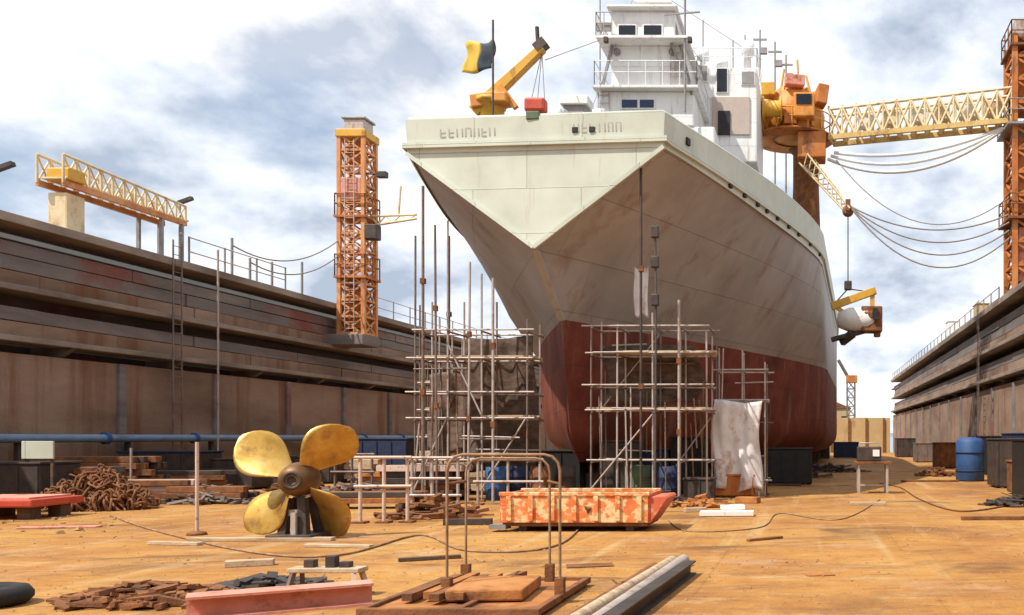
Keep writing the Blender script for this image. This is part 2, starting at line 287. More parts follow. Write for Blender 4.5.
def dock_wall(x, s, label):
    """s = +1: the wall faces +x (left side of the dock)"""
    t = thing('dock_wall', (x, 40, 0), label, 'wall')
    yc, ly = (Y0 + Y1) / 2, Y1 - Y0
    MB().box((x - s * 1.35, yc, ZT / 2 - 0.2), (0.5, ly, ZT - 0.35)).build('backing', 'concrete_grey', t)
    rnd = random.Random(5 + int(x))
    def course(name, z0, z1, proud, deep, seg_l, m, jit=0.012):
        """one horizontal course of slabs, butted end to end with open joints; deep = how far it reaches into the wall"""
        k = int(round(ly / seg_l)); seg = ly / k; first = None
        for i in range(k):
            if first is None: first = MB().box((x + s * (proud - deep) / 2, Y0 + seg * 0.5, (z0 + z1) / 2), (proud + deep, seg - 0.03, z1 - z0)).build(name, m, t, 0.02)
            else:
                c = first.copy(); C.objects.link(c); c.location = (s * rnd.uniform(-jit, jit), seg * i, rnd.uniform(-0.006, 0.006))
    course('coping_slab', 7.64, ZT, 0.42, 1.0, 9.2, 'coping')
    course('fender_plank', 6.83, 7.20, 0.03, 0.5, 6.1, 'concrete_grey', 0.03)
    course('fender_plank', 6.40, 6.81, 0.00, 0.5, 7.3, 'concrete_grey', 0.03)
    course('fender_plank', 5.98, 6.38, 0.04, 0.5, 6.7, 'concrete_wall', 0.03)
    course('ledge_slab', 5.79, 5.96, 0.36, 0.9, 9.2, 'coping')
    course('fender_plank', 4.98, 5.36, 0.02, 0.5, 6.4, 'concrete_grey', 0.03)
    course('fender_plank', 4.54, 4.96, 0.05, 0.5, 7.0, 'concrete_wall', 0.03)
    course('ledge_slab', 4.36, 4.52, 0.42, 0.9, 9.2, 'coping')
    course('panel', 0.06, 4.06, 0.14, 0.5, 4.64, 'concrete_wall', 0.03)
    post = None; y = Y0 + 4.64 * ly / (round(ly / 4.64) * 4.64); st = ly / round(ly / 4.64); y = Y0 + st
    while y < Y1 - 1:
        if post is None: post = MB().box((x + s * 0.12, y, 2.06), (0.24, 0.30, 3.98)).build('pilaster', 'concrete_grey', t, 0.03); py0 = y
        else: c = post.copy(); C.objects.link(c); c.location = (0, y - py0, 0)
        y += st
    # brackets under the walkways
    br = None; y = Y0 + 2
    while y < Y1:
        poly = [(x - s * 0.9, y - 0.1, 4.355), (x + s * 0.36, y - 0.1, 4.355), (x - s * 0.1, y - 0.1, 4.07), (x - s * 0.9, y - 0.1, 4.07)]
        if br is None: br = MB().prism(poly, (0, 0, 0), (0, 0.2, 0)).build('bracket', 'concrete_grey', t); by = y
        else:
            c = br.copy(); C.objects.link(c); c.location = (0, y - by, 0)
        y += 4.64
    return t
dock_wall(XL, 1, 'long brown stepped dock wall with projecting ledges on the left')
dock_wall(XR, -1, 'tan stepped dock wall receding to the right of the ship')
o = MB().box((-7, Y0 - 0.6, 3.9), (31.0, 1.2, 8.0)).build('dock_wall', 'concrete_wall'); tag(o, 'plain concrete head wall closing the dock behind the viewer', 'wall')

# kerb strips along the floor edge
# ------------------------------------------------------------------ the ship
YB = 23.0
def cx(y): return -7.16 + 0.050 * (y - YB)
ZK, ZD, ZTIP, ZKEEL, ZRED = 9.02, 9.86, 6.58, 0.95, 4.98
LEN = 56.0
def wfront(z): return 3.32 * max(0.0, min(1.0, (z - ZTIP) / (ZK - ZTIP)))
def sfront(z):                               # setback of the stem from the bow plate
    if z >= ZTIP: return 0.0
    if z >= ZRED: return (ZTIP - z) / (ZTIP - ZRED) * 2.1
    return 2.1 + (ZRED - z) / (ZRED - ZKEEL) * 0.9 + max(0, 1.7 - z) * 0.9
def hb(u, z):
    s = sfront(z); w0 = wfront(z); k = min(1.0, max(0.0, (z - ZRED) / (ZK - ZRED)))
    Lr = 18.5 + (14.5 - 18.5) * k; p = 1.28 + (1.40 - 1.28) * k; B = 6.72
    if z < 1.9: B = 6.72 - 0.6 * ((1.9 - z) / 0.95) ** 2.2; Lr += (1.9 - z) * 1.5
    t = min(1.0, max(0.0, (u - s) / Lr)); h = w0 + (B - w0) * (1 - (1 - t) ** p)
    if u > LEN - 18: h *= 1 - 0.30 * ((u - LEN + 18) / 18) ** 2 * (1.4 - 0.5 * k)
    return h
def skew(x, u): return YB + u - 0.085 * (x) * max(0.0, 1 - u / 6.0)       # the bow plate stands a little askew
ship = thing('cargo_ship', (cx(40), 40, ZKEEL), 'large ship with cream bow plate, sides toned taupe as in shade and dark red bottom in the dock', 'ship')
zs_low = [ZKEEL, 1.05, 1.25, 1.5, 1.9, 2.6, 3.3, 4.1, ZRED]
zs_up = [ZRED, 5.3, 5.75, 6.2, ZTIP, 7.1, 7.6, 8.1, 8.6, ZK]
NU = 64
def hull_strip(zs, side, name, m, smooth=True):
    mb = MB(); vs = []
    for z in zs:
        s = sfront(z)
        for i in range(NU + 1):
            t = i / NU; u = s + (LEN - s) * (t ** 2.0); h = hb(u, z) * side
            vs.append((cx(YB + u) + h, skew(h, u), z))
    n = NU + 1
    mb.add(vs, [(j * n + i, j * n + i + 1, (j + 1) * n + i + 1, (j + 1) * n + i) for j in range(len(zs) - 1) for i in range(NU)], smooth)
    return mb.build(name, m, ship)
def hull_strip_open(zs, side, name, m):
    o = hull_strip(zs, side, name, m)
    return o
for side in (1, -1):
    hull_strip(zs_up, side, 'hull_side_shaded', 'hull_side_shaded'); hull_strip(zs_low, side, 'bottom_plating', 'hull_red')
# flat bottom and transom
mb = MB(); us = [sfront(ZKEEL) + (LEN - sfront(ZKEEL)) * i / 30 for i in range(31)]; vs = []
for u in us: h = hb(u, ZKEEL); vs += [(cx(YB + u) - h, skew(-h, u), ZKEEL), (cx(YB + u) + h, skew(h, u), ZKEEL)]
mb.add(vs, [(2 * i, 2 * i + 1, 2 * i + 3, 2 * i + 2) for i in range(30)]); mb.build('keel_plate', 'hull_red', ship)
mb = MB(); zz_ = zs_low + zs_up[1:]; vs = []
for z in zz_: h = hb(LEN, z); vs += [(cx(YB + LEN) - h, YB + LEN, z), (cx(YB + LEN) + h, YB + LEN, z)]
mb.add(vs, [(2 * i, 2 * i + 1, 2 * i + 3, 2 * i + 2) for i in range(len(zz_) - 1)]); mb.build('transom', 'hull_side_shaded', ship)
# bow plate: the flat triangle, standing 5 cm proud, with a bright edge bar along the V
c0 = cx(YB); yo = -0.06
def bowpt(x, z, d=0.0): return Vector((c0 + x, skew(x, 0) + d, z))
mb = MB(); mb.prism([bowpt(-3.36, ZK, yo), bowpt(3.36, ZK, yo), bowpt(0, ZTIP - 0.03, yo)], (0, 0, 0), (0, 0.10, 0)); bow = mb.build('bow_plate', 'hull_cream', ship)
for sx in (-1, 1):
    MB().bar(bowpt(sx * 3.36, ZK - 0.02, yo - 0.03), bowpt(0, ZTIP - 0.05, yo - 0.03), 0.10, 0.10, (0, 1, 0)).build('edge_bar', 'hull_cream', bow)
MB().bar(bowpt(0, ZTIP - 0.02, -0.03), (cx(YB + 2.1), YB + 2.06, ZRED), 0.16, 0.12).build('stem_bar', 'hull_side_shaded', ship)
# bulwark strake with rubbing ledge
def ring(z, off=0.0, yoff=0.0, n=44, umax=LEN):
    pts = []
    for i in range(n, -1, -1):
        u = umax * (i / n) ** 1.6; h = hb(u, ZK) + off; pts.append(Vector((cx(YB + u) - h, skew(-h, u) + (yoff if i == 0 else 0), z)))
    for i in range(n + 1):
        u = umax * (i / n) ** 1.6; h = hb(u, ZK) + off; pts.append(Vector((cx(YB + u) + h, skew(h, u) + (yoff if i == 0 else 0), z)))
    return pts
def sheer(pts, k):
    for p in pts: p.z += k * min(1.0, max(0.0, (p.y - YB - 0.6) / 7.0))
    return pts
lo, hi = sheer(ring(ZK - 0.02, 0.02, yo - 0.02), -0.12), sheer(ring(ZD, 0.07, yo - 0.06), 0.26); li, hi2 = ring(ZK - 0.02, -0.10, 0.10), sheer(ring(ZD, -0.05, 0.06), 0.26)
mb = MB(); n = len(lo)
mb.add(lo + hi, [(i, i + 1, n + i + 1, n + i) for i in range(n - 1)]); mb.add(li + hi2, [(i, i + 1, n + i + 1, n + i) for i in range(n - 1)]); mb.add(hi + hi2, [(i, i + 1, n + i + 1, n + i) for i in range(n - 1)])
bul = mb.build('bulwark', 'hull_cream', ship)
mb = MB(); a, b = ring(ZK + 0.10, 0.13, yo - 0.12), ring(ZK + 0.24, 0.13, yo - 0.12); a2, b2 = ring(ZK + 0.10, 0.0, 0), ring(ZK + 0.24, 0.0, 0)
for p, q in ((a, b), (a2, a), (b, b2)): mb.add(p + q, [(i, i + 1, n + i + 1, n + i) for i in range(n - 1)])
mb.build('rubbing_ledge', 'hull_cream', bul)
cap = [p + Vector((0, 0, 0.03)) for p in sheer(ring(ZD, 0.01, -0.02), 0.26)]
MB().tube(cap, 0.06, 6).build('cap_rail', 'hull_cream', bul)
# deck
mb = MB(); us = [LEN * (i / 30) ** 1.6 for i in range(31)]; vs = []
for u in us: h = hb(u, ZK) - 0.05; vs += [(cx(YB + u) - h, skew(-h, u), ZK - 0.05), (cx(YB + u) + h, skew(h, u), ZK - 0.05)]
mb.add(vs, [(2 * i, 2 * i + 1, 2 * i + 3, 2 * i + 2) for i in range(30)]); mb.build('deck', 'deck_paint', ship)
# lettering strokes (illegible in the photograph), fairleads and hawse marks on the bow
rnd = random.Random(3)
def strokes(x0, x1, z0, hgt, m, name):
    mb = MB(); x = x0
    while x < x1:
        k = rnd.choice((0, 1, 2, 3)); w_ = rnd.uniform(0.10, 0.16); y = -0.10
        mb.bar(bowpt(x, z0, y), bowpt(x, z0 + hgt, y), 0.035, 0.02, (0, 1, 0))
        if k in (0, 2): mb.bar(bowpt(x, z0 + hgt, y), bowpt(x + w_, z0 + hgt, y), 0.02, 0.035)
        if k in (1, 2): mb.bar(bowpt(x, z0 + hgt / 2, y), bowpt(x + w_, z0 + hgt / 2, y), 0.02, 0.035)
        if k in (0, 3): mb.bar(bowpt(x + w_, z0, y), bowpt(x + w_, z0 + hgt, y), 0.035, 0.02, (0, 1, 0))
        if k == 1: mb.bar(bowpt(x, z0, y), bowpt(x + w_, z0, y), 0.02, 0.035)
        x += w_ + 0.09
    o = mb.build(name, m, bul); o['kind'] = 'stuff'
strokes(-2.45, -1.15, ZK + 0.38, 0.20, 'lettering', 'lettering')
strokes(1.05, 2.35, ZK + 0.40, 0.22, 'lettering', 'lettering')
for x in (1.08, 1.52): MB().box(bowpt(x, ZK + 0.46, -0.11), (0.15, 0.05, 0.15)).build('fairlead', 'black_paint', bul, 0.02)
MB().box(bowpt(-0.02, ZD + 0.02, -0.08), (0.34, 0.14, 0.22)).build('bow_chock', 'green_paint', bul, 0.03)
# scuppers and fairleads along the right hand bulwark
for u in (1.1, 3.6, 4.6, 5.6, 6.4, 7.4, 8.6, 9.8, 11.5, 13.4):
    h = hb(u, ZK) + 0.045; d = 0.35 if u in (2.2,) else 0.2
    MB().box((cx(YB + u) + h, skew(h, u), ZK + 0.50 - (u > 3) * 0.43), (0.12, d, 0.20 if u < 3 else 0.14), (0, 0, R(-18))).build('scupper', 'black_paint', bul, 0.02)

# superstructure
def window(par, c, w_, h_, m='glass', axis='Y'):
    f = MB()
    if axis == 'Y': f.box(c, (w_ + 0.10, 0.06, h_ + 0.10))
    else: f.box(c, (0.06, w_ + 0.10, h_ + 0.10))
    fo = f.build('window', 'ship_white', par, 0.01)
    g = MB(); d = Vector((0, -0.025, 0)) if axis == 'Y' else Vector((0.025, 0, 0))
    g.box(Vector(c) + d, (w_, 0.05, h_) if axis == 'Y' else (0.05, w_, h_)); g.build('pane', m, fo)
def rail(par, pts, h=1.0, step=1.0, m='ship_white', r=0.02, name='railing', rails=(1.0, 0.55)):
    mb = MB()
    for a, b in zip(pts[:-1], pts[1:]):
        a, b = Vector(a), Vector(b); k = max(1, int((b - a).length / step))
        for i in range(k + 1): p = a.lerp(b, i / k); mb.tube([p, p + Vector((0, 0, h))], r, 5)
        for q in rails: mb.tube([a + Vector((0, 0, h * q)), b + Vector((0, 0, h * q))], r, 5)
    return mb.build(name, m, par)
sup = MB().box((-6.35, 40.6, 11.35), (5.0, 12, 4.6)).build('superstructure', 'ship_white', ship, 0.08)
DS = 34.55
bl = MB().box((-6.45, DS + 3.2, 14.3), (3.6, 6.4, 1.35)).build('deckhouse', 'ship_white', ship, 0.06)
for x0, x1 in ((622, 637.5), (640, 654)):
    window(bl, P((x0 + x1) / 2, 104, DS - 0.02), (x1 - x0) / FPX * DS, 0.30, 'glass_blue')
MB().box((-6.45, DS + 2.9, 15.02), (4.0, 6.6, 0.10)).build('deck_edge', 'ship_white', bl)
rail(bl, [(-8.4, DS + 3, 15.07), (-8.4, DS - 0.3, 15.07), (-4.5, DS - 0.3, 15.07), (-4.5, DS + 4, 15.07)], 0.95, 0.6)
mb = MB().box((-6.45, DS + 2.5, 15.95), (2.85, 4.6, 1.75)); bh = mb.build('bridge_house', 'ship_white', ship, 0.06)
wh = MB().box((-6.6, DS + 2.2, 17.45), (2.45, 4.4, 1.25)).build('wheelhouse', 'ship_white', ship, 0.06)
for x0, x1 in ((618.5, 636), (643.5, 662)): window(wh, P((x0 + x1) / 2, 30.5, DS - 0.02), (x1 - x0) / FPX * DS - 0.04, 0.36)
MB().box((-6.55, DS + 1.8, 16.86), (3.5, 4.6, 0.09)).build('bridge_wing', 'ship_white', wh)
rail(wh, [(-8.3, DS + 2, 16.9), (-8.3, DS - 0.45, 16.9), (-7.7, DS - 0.45, 16.9)], 0.9, 0.3, 'galv')
MB().box((-8.05, DS - 0.2, 17.35), (0.55, 0.1, 0.32)).build('wing_screen', 'grey_steel', wh)
MB().box((-6.6, DS + 2.0, 18.12), (2.7, 4.6, 0.10)).build('roof', 'ship_white', wh, 0.03)
for x in (-8.25, -4.75): MB().bar((x, DS + 0.2, 15.05), (x * 0.6 - 6.55 * 0.4, DS + 0.2, 17.9), 0.10, 0.10).build('brace', 'grey_steel', wh)
mb = MB().tube([(-6.5, DS + 2, 18.15), (-6.5, DS + 2, 22)], [0.22, 0.12], 10)
for z in (18.9, 20.2): mb.box((-6.5, DS + 1.9, z), (1.9, 0.12, 0.10))
mb.box((-6.4, DS + 1.6, 18.42), (1.3, 0.5, 0.34)); mast = mb.build('mast', 'ship_buff', ship)
MB().box((-6.5, DS + 1.6, 19.2), (1.5, 0.22, 0.16)).build('radar_scanner', 'ship_white', mast)
MB().tube([P(685, 112, DS - 0.4), P(685, -25, DS - 0.4)], 0.045, 6).build('whip_mast', 'grey_steel', ship)
mb = MB()
mb.bar(P(670, 40, DS), P(692, 95, DS), 0.09, 0.09); mb.bar(P(664, 15, DS - 0.4), P(700, 12, DS - 0.4), 0.05, 0.05)
mb.build('stay', 'grey_steel', ship)
D2 = 38.0
x0, x1 = P(690, 0, D2).x, P(757, 0, D2).x
ah = MB().box(((x0 + x1) / 2, D2 + 2.2, (13.3 + 17.3) / 2), (x1 - x0, 4.4, 4.0)).build('aft_house', 'ship_white', ship, 0.06)
for (a, b, t_, q, m) in ((695, 707, 66, 81, 'grey_steel'), (717, 727, 69, 92, 'glass'), (742, 754, 72, 84, 'grey_steel')):
    window(ah, P((a + b) / 2, (t_ + q) / 2, D2 - 0.02), (b - a) / FPX * D2, (q - t_) / FPX * D2, m)
pc = P(731, 116, D2 - 0.03); pn = MB().box(pc, (38 / FPX * D2, 0.08, 38 / FPX * D2)).build('recess_panel', 'ship_buff', ah, 0.02)
MB().box(P(724, 123, D2 - 0.10), (12 / FPX * D2, 0.06, 24 / FPX * D2)).build('door', 'black_paint', pn)
rail(ah, [(x0, D2 + 3, 17.3), (x0, D2 - 0.05, 17.3), (x1, D2 - 0.05, 17.3), (x1, D2 + 3, 17.3)], 0.8, 0.5)
for (px_, y_, hgt) in ((703, 64, 1.2), (722, 62, 0.7), (748, 62, 1.5)):
    p = P(px_, y_, D2 + 1); MB().lathe((p.x, p.y, 17.3), [(0.0, 0), (0.16, 0), (0.12, hgt * 0.6), (0.28, hgt * 0.62), (0.26, hgt), (0, hgt)], n=10).build('vent', 'ship_white', ah)
# aft masts and aerials
for (px_, ty, D_) in ((775, 42, 46), (786, 55, 46), (760, 30, 47)):
    p = P(px_, ty, D_); mb = MB().tube([(p.x, p.y, 9.0), (p.x, p.y, p.z)], 0.05, 6); mb.box((p.x, p.y, p.z - 0.5), (0.7, 0.08, 0.08)); mb.box((p.x + 0.2, p.y, p.z - 1.1), (0.35, 0.2, 0.3)); mb.build('aerial', 'grey_steel', ship)
for (px_, ty, D_) in ((600, -5, 37), (668, -8, 36.5), (703, 20, 39), (733, 40, 39.5), (745, 35, 41)):
    p = P(px_, ty, D_); MB().tube([(p.x, p.y, 15.0), (p.x, p.y, p.z)], 0.03, 5).build('aerial', 'grey_steel', ship)
mb = MB()
for (a_, b_) in (((640, -20, 36.5), (592, 108, 33)), ((640, -20, 36.5), (762, 60, 42)), ((640, -20, 36.5), (702, 62, 38)), ((545, 60, 27), (600, 40, 34))): mb.tube([P(*a_), P(*b_)], 0.014, 4)
mb.build('rigging', 'rope', ship)
# foredeck gear seen over the bulwark
MB().box(P(577, 104, 29), (0.9, 0.8, 0.30)).build('hatch_box', 'ship_white', ship, 0.04)
MB().box(P(577, 112, 29), (0.7, 0.6, 0.6)).build('hatch_base', 'grey_steel', ship, 0.04)
p = P(577, 120, 29); MB().box((p.x, p.y, (9.07 + p.z) / 2), (0.5, 0.5, p.z - 9.07)).build('hatch_trunk', 'grey_steel', ship)
for px_ in (560, 600): 
    p = P(px_, 110, 27); MB().lathe((p.x, p.y, 9.07), [(0.0, 0), (0.2, 0), (0.14, 0.2), (0.12, p.z - 9.3), (0.24, p.z - 9.1), (0, p.z - 9.07)], n=10).build('vent', 'ship_white', ship)
# yellow bow crane
pb = P(492, 100, 27.0)
cr = MB().lathe((pb.x, pb.y, 9.07), [(0, 0), (0.55, 0), (0.45, 0.3), (0.36, 1.6), (0.36, pb.z - 9.25), (0.5, pb.z - 9.2), (0.5, pb.z - 9.07), (0, pb.z - 9.07)], n=14).build('bow_crane', 'yellow', ship)
mb = MB().box(P(488, 103, 27.0), (0.85, 0.7, 0.42), (0, R(-8), 0)); mb.box(P(502, 100, 26.8), (0.45, 0.6, 0.3)); mb.build('slewing_house', 'orange', cr, 0.05)
mb = MB(); a, b = P(474, 112, 26.9), P(543, 48, 26.9)
d = (b - a).normalized(); up = Vector((-d.z, 0, d.x)); mb.prism([a - up * 0.20 + Vector((0, -.15, 0)), b - up * 0.10 + Vector((0, -.15, 0)), b + up * 0.10 + Vector((0, -.15, 0)), a + up * 0.16 + Vector((0, -.15, 0))], (0, 0, 0), (0, 0.3, 0)); mb.build('boom', 'yellow', cr, 0.02)
MB().bar(P(500, 86, 26.8), P(516, 108, 26.8), 0.16, 0.16).build('ram', 'orange', cr)
mb = MB().box(P(541, 46, 26.9), (0.38, 0.34, 0.26), (0, R(-40), 0)); mb.tube([P(538, 46, 26.9), P(537, 27, 26.9)], 0.06, 6); mb.build('boom_head', 'dark_steel', cr)
mb = MB()
for q in (530, 537, 545): mb.tube([P(542, 52, 26.9), P(q, 106, 26.9)], 0.012, 5)
mb.build('hoist_rope', 'rope', cr)
MB().box(P(536, 106, 26.9), (0.62, 0.4, 0.42)).build('hook_block', 'red', cr, 0.08)
p = P(536, 106, 26.9); MB().tube([(p.x, p.y, 9.07), (p.x, p.y, p.z)], 0.15, 8).build('boom_rest', 'red', cr)
# flag on its staff
ps = P(493, 20, 24.6); fs = MB().tube([(ps.x, ps.y, 9.07), (ps.x, ps.y, ps.z)], 0.028, 6).build('flag_staff', 'dark_steel', ship)
def flag(xa, xb, m, name):
    mb = MB(); nu, nv = 10, 8; vs = []
    for j in range(nv + 1):
        for i in range(nu + 1):
            x = xa + (xb - xa) * i / nu; k = (493 - x) / 30.0; y_ = 38 + 30 * j / nv + 7 * k + 2 * math.sin(k * 5)
            p = P(x + 2.0 * math.sin(j * 0.7), y_, 24.6); p.y += 0.10 * math.sin(k * 7 + j * 0.4); vs.append(p)
    mb.add(vs, [(j * (nu + 1) + i, j * (nu + 1) + i + 1, (j + 1) * (nu + 1) + i + 1, (j + 1) * (nu + 1) + i) for j in range(nv) for i in range(nu)], True); o = mb.build(name, m, fs)
    so_ = o.modifiers.new('solid', 'SOLIDIFY'); so_.thickness = 0.01
flag(493, 480, 'flag_dark', 'flag_half'); flag(480, 464, 'flag_yellow', 'flag_half')
# orange deck crane aft on the right side of the ship
DC = 43.0
pc = P(806, 150, DC)
dc = MB().lathe((pc.x, pc.y, 9.07), [(0, 0), (0.9, 0), (0.75, 0.5), (0.62, 4.5), (0.62, pc.z - 9.3), (0.85, pc.z - 9.1), (0, pc.z - 9.07)], n=18).build('deck_crane', 'rust', ship)
hc = P(793, 116, DC); mb = MB()
mb.lathe((hc.x, hc.y, hc.z - 1.15), [(0, 0), (1.15, 0), (1.45, 0.25), (1.52, 1.1), (1.30, 1.9), (0.75, 2.35), (0, 2.5)], n=12); ho = mb.build('crane_house', 'orange', dc)
for k in range(12):
    a = 2 * math.pi * k / 12 + 0.13; MB().bar((hc.x + 1.55 * math.cos(a), hc.y + 1.55 * math.sin(a), hc.z - 0.9), (hc.x + 1.1 * math.cos(a), hc.y + 1.1 * math.sin(a), hc.z + 1.0), 0.12, 0.10).build('rib', 'yellow' if k % 3 else 'orange_rust', ho)
mb = MB().lathe((hc.x, hc.y, hc.z - 1.2), [(0.9, 0), (1.95, 0), (1.95, 0.09), (0.9, 0.09)], n=20); mb.build('platform', 'orange_rust', dc)
ra = MB()
for k in range(16):
    a = 2 * math.pi * k / 16; p = Vector((hc.x + 1.9 * math.cos(a), hc.y + 1.9 * math.sin(a), hc.z - 1.12)); ra.tube([p, p + Vector((0, 0, 0.9))], 0.03, 5)
for z in (0.5, 0.9): ra.tube([(hc.x + 1.9 * math.cos(a_ * math.pi / 12), hc.y + 1.9 * math.sin(a_ * math.pi / 12), hc.z - 1.12 + z) for a_ in range(25)], 0.03, 5)
ra.build('railing', 'yellow', dc)
mb = MB().lathe((hc.x - 0.9, hc.y - 1.9, hc.z - 0.35), [(0, -0.45), (0.55, -0.45), (0.55, -0.38), (0.36, -0.36), (0.36, 0.36), (0.55, 0.38), (0.55, 0.45), (0, 0.45)], 'X', 14); mb.build('winch_drum', 'yellow', dc)
MB().box((hc.x + 0.55, hc.y - 1.75, hc.z - 0.2), (0.95, 0.7, 1.1)).build('cab', 'orange', dc, 0.06)
MB().box((hc.x + 0.55, hc.y - 2.12, hc.z + 0.02), (0.7, 0.04, 0.45)).build('cab_window', 'glass', dc)
for (ox, oy, oz, sx, sy, sz, m, nm) in ((-1.2, -1.2, 0.75, 0.7, 0.6, 0.6, 'yellow', 'motor'), (0.1, -1.3, 1.15, 0.9, 0.5, 0.5, 'salmon', 'brake_box'), (1.35, -0.9, 0.6, 0.5, 0.8, 0.9, 'orange_rust', 'cable_reel'), (-0.1, -1.7, -0.75, 0.6, 0.4, 0.5, 'orange_rust', 'gear_case'), (-1.55, -0.6, -0.2, 0.4, 0.7, 1.4, 'yellow', 'ladder_frame')):
    MB().box((hc.x + ox, hc.y + oy, hc.z + oz), (sx, sy, sz), (0, 0.1 * ox, 0.2)).build(nm, m, dc, 0.04)
for (ox, oz, hh) in ((-0.6, 1.2, 0.9), (0.3, 1.35, 1.2), (0.9, 1.0, 0.8)): MB().tube([(hc.x + ox, hc.y - 0.3, hc.z + oz - 0.3), (hc.x + ox * 0.7, hc.y - 0.3, hc.z + oz + hh)], 0.06, 6).build('strut', 'yellow', dc)
MB().box((hc.x + 0.9, hc.y - 1.0, hc.z - 1.85), (1.3, 1.2, 1.2)).build('counterweight', 'orange_rust', dc, 0.05)
mb = MB(); a, b = P(806, 160, DC - 1.4), P(849, 211, 40.6)
side = (b - a).cross(Vector((0, 0, 1))).normalized() * 0.28; upv = side.cross(b - a).normalized() * 0.28
cs = [side + upv, side - upv, -side - upv, -side + upv]
for c_ in cs: mb.tube([a + c_, b + c_ * 0.45], 0.045, 5)
for i in range(10):
    p, q = a.lerp(b, i / 10), a.lerp(b, (i + 1) / 10); s0, s1 = 1 - 0.55 * i / 10, 1 - 0.55 * (i + 1) / 10
    for k in range(4): mb.tube([p + cs[k] * s0, q + cs[(k + 1) % 4] * s1], 0.028, 4)
mb.build('jib', 'pale_yellow', dc)
HK = P(848, 211, 40.6)
mb = MB().lathe((HK.x, HK.y, HK.z), [(0, -0.1), (0.26, -0.1), (0.26, 0.1), (0, 0.1)], 'Y', 12); mb.box((HK.x, HK.y, HK.z + 0.25), (0.22, 0.3, 0.5)); mb.build('sheave', 'rust', dc)
LT = P(848, 290, 40.6)
MB().tube([HK, LT + Vector((0, 0, 0.35))], 0.03, 6).build('hoist_rope', 'cable', dc)
MB().box(LT + Vector((0, 0, 0.2)), (0.34, 0.25, 0.42)).build('hook_block', 'dark_steel', dc, 0.05)

# ------------------------------------------------------------------ suspended machine
t = thing('lifted_thruster', (LT.x, 40.6, LT.z - 3), 'yellow and white thruster unit with dark blades hanging from the crane hook', 'machine')
q = LT
MB().bar(q + Vector((-0.75, 0, -0.75)), q + Vector((1.25, 0, -0.02)), 0.26, 0.34).build('lifting_beam', 'yellow', t, 0.03)
mb = MB(); mb.tube([q + Vector((0, 0, 0.05)), q + Vector((-0.6, 0, -0.6))], 0.03, 5); mb.tube([q + Vector((0, 0, 0.05)), q + Vector((1.1, 0, -0.1))], 0.03, 5); mb.build('sling', 'cable', t)
mb = MB().lathe(q + Vector((0.45, 0, -1.35)), [(0, -0.95), (0.35, -0.9), (0.55, -0.4), (0.58, 0.4), (0.42, 0.85), (0, 0.9)], 'X', 16); mb.build('housing', 'white_paint', t)
mb = MB().box(q + Vector((1.05, 0, -1.35)), (0.95, 0.9, 1.15)); mb.box(q + Vector((1.3, -0.2, -2.0)), (0.3, 0.3, 0.3)); mb.box(q + Vector((0.9, -0.48, -1.2)), (0.4, 0.12, 0.35)); mb.build('gearbox', 'rust', t, 0.06)
for yy in (-0.25, 0.2): MB().box(q + Vector((1.2, yy - 0.3, -1.15)), (0.22, 0.1, 0.5)).build('port', 'black_paint', t)
mb = MB()
mb.bar(q + Vector((-0.75, 0, -2.25)), q + Vector((0.75, 0, -1.85)), 0.5, 0.20); mb.bar(q + Vector((-0.3, 0.1, -2.35)), q + Vector((0.2, -0.3, -2.0)), 0.3, 0.35); mb.build('skeg', 'dark_steel', t, 0.03)
MB().bar(q + Vector((-0.6, 0, -0.7)), q + Vector((0.0, 0, -1.2)), 0.12, 0.2).build('hanger', 'yellow', t); MB().bar(q + Vector((1.1, 0, -0.15)), q + Vector((1.1, 0, -0.9)), 0.12, 0.2).build('hanger', 'yellow', t)

# ------------------------------------------------------------------ lattice cranes
def lattice(par, c, wd, z0, z1, step, m, rl=0.09, rb=0.05):
    h = wd / 2; k = max(1, int(round((z1 - z0) / step))); dz = (z1 - z0) / k
    cor = [(-h, -h), (h, -h), (h, h), (-h, h)]
    for a, b in cor: MB().box((c[0] + a, c[1] + b, (z0 + z1) / 2), (rl * 2, rl * 2, z1 - z0)).build('leg', m, par)
    for i in range(4):
        (a, b), (a2, b2) = cor[i], cor[(i + 1) % 4]; mb = MB()
        for j in range(k):
            za_, zb = z0 + j * dz, z0 + (j + 1) * dz
            mb.bar((c[0] + a, c[1] + b, za_ + 0.06), (c[0] + a2, c[1] + b2, za_ + 0.06), rb * 2, rb * 2)
            mb.bar((c[0] + a, c[1] + b, za_), (c[0] + a2, c[1] + b2, zb), rb * 1.6, rb * 1.6)
            mb.bar((c[0] + a2, c[1] + b2, za_), (c[0] + a, c[1] + b, zb), rb * 1.6, rb * 1.6)
        mb.build('bracing', m, par)
def platform(par, c, z, wd, m):
    MB().box((c[0], c[1], z), (wd, wd, 0.10)).build('platform', m, par)
    h = wd / 2 - 0.05; rail(par, [(c[0] - h, c[1] - h, z + 0.05), (c[0] + h, c[1] - h, z + 0.05), (c[0] + h, c[1] + h, z + 0.05), (c[0] - h, c[1] + h, z + 0.05), (c[0] - h, c[1] - h, z + 0.05)], 1.0, 0.7, m, 0.03)
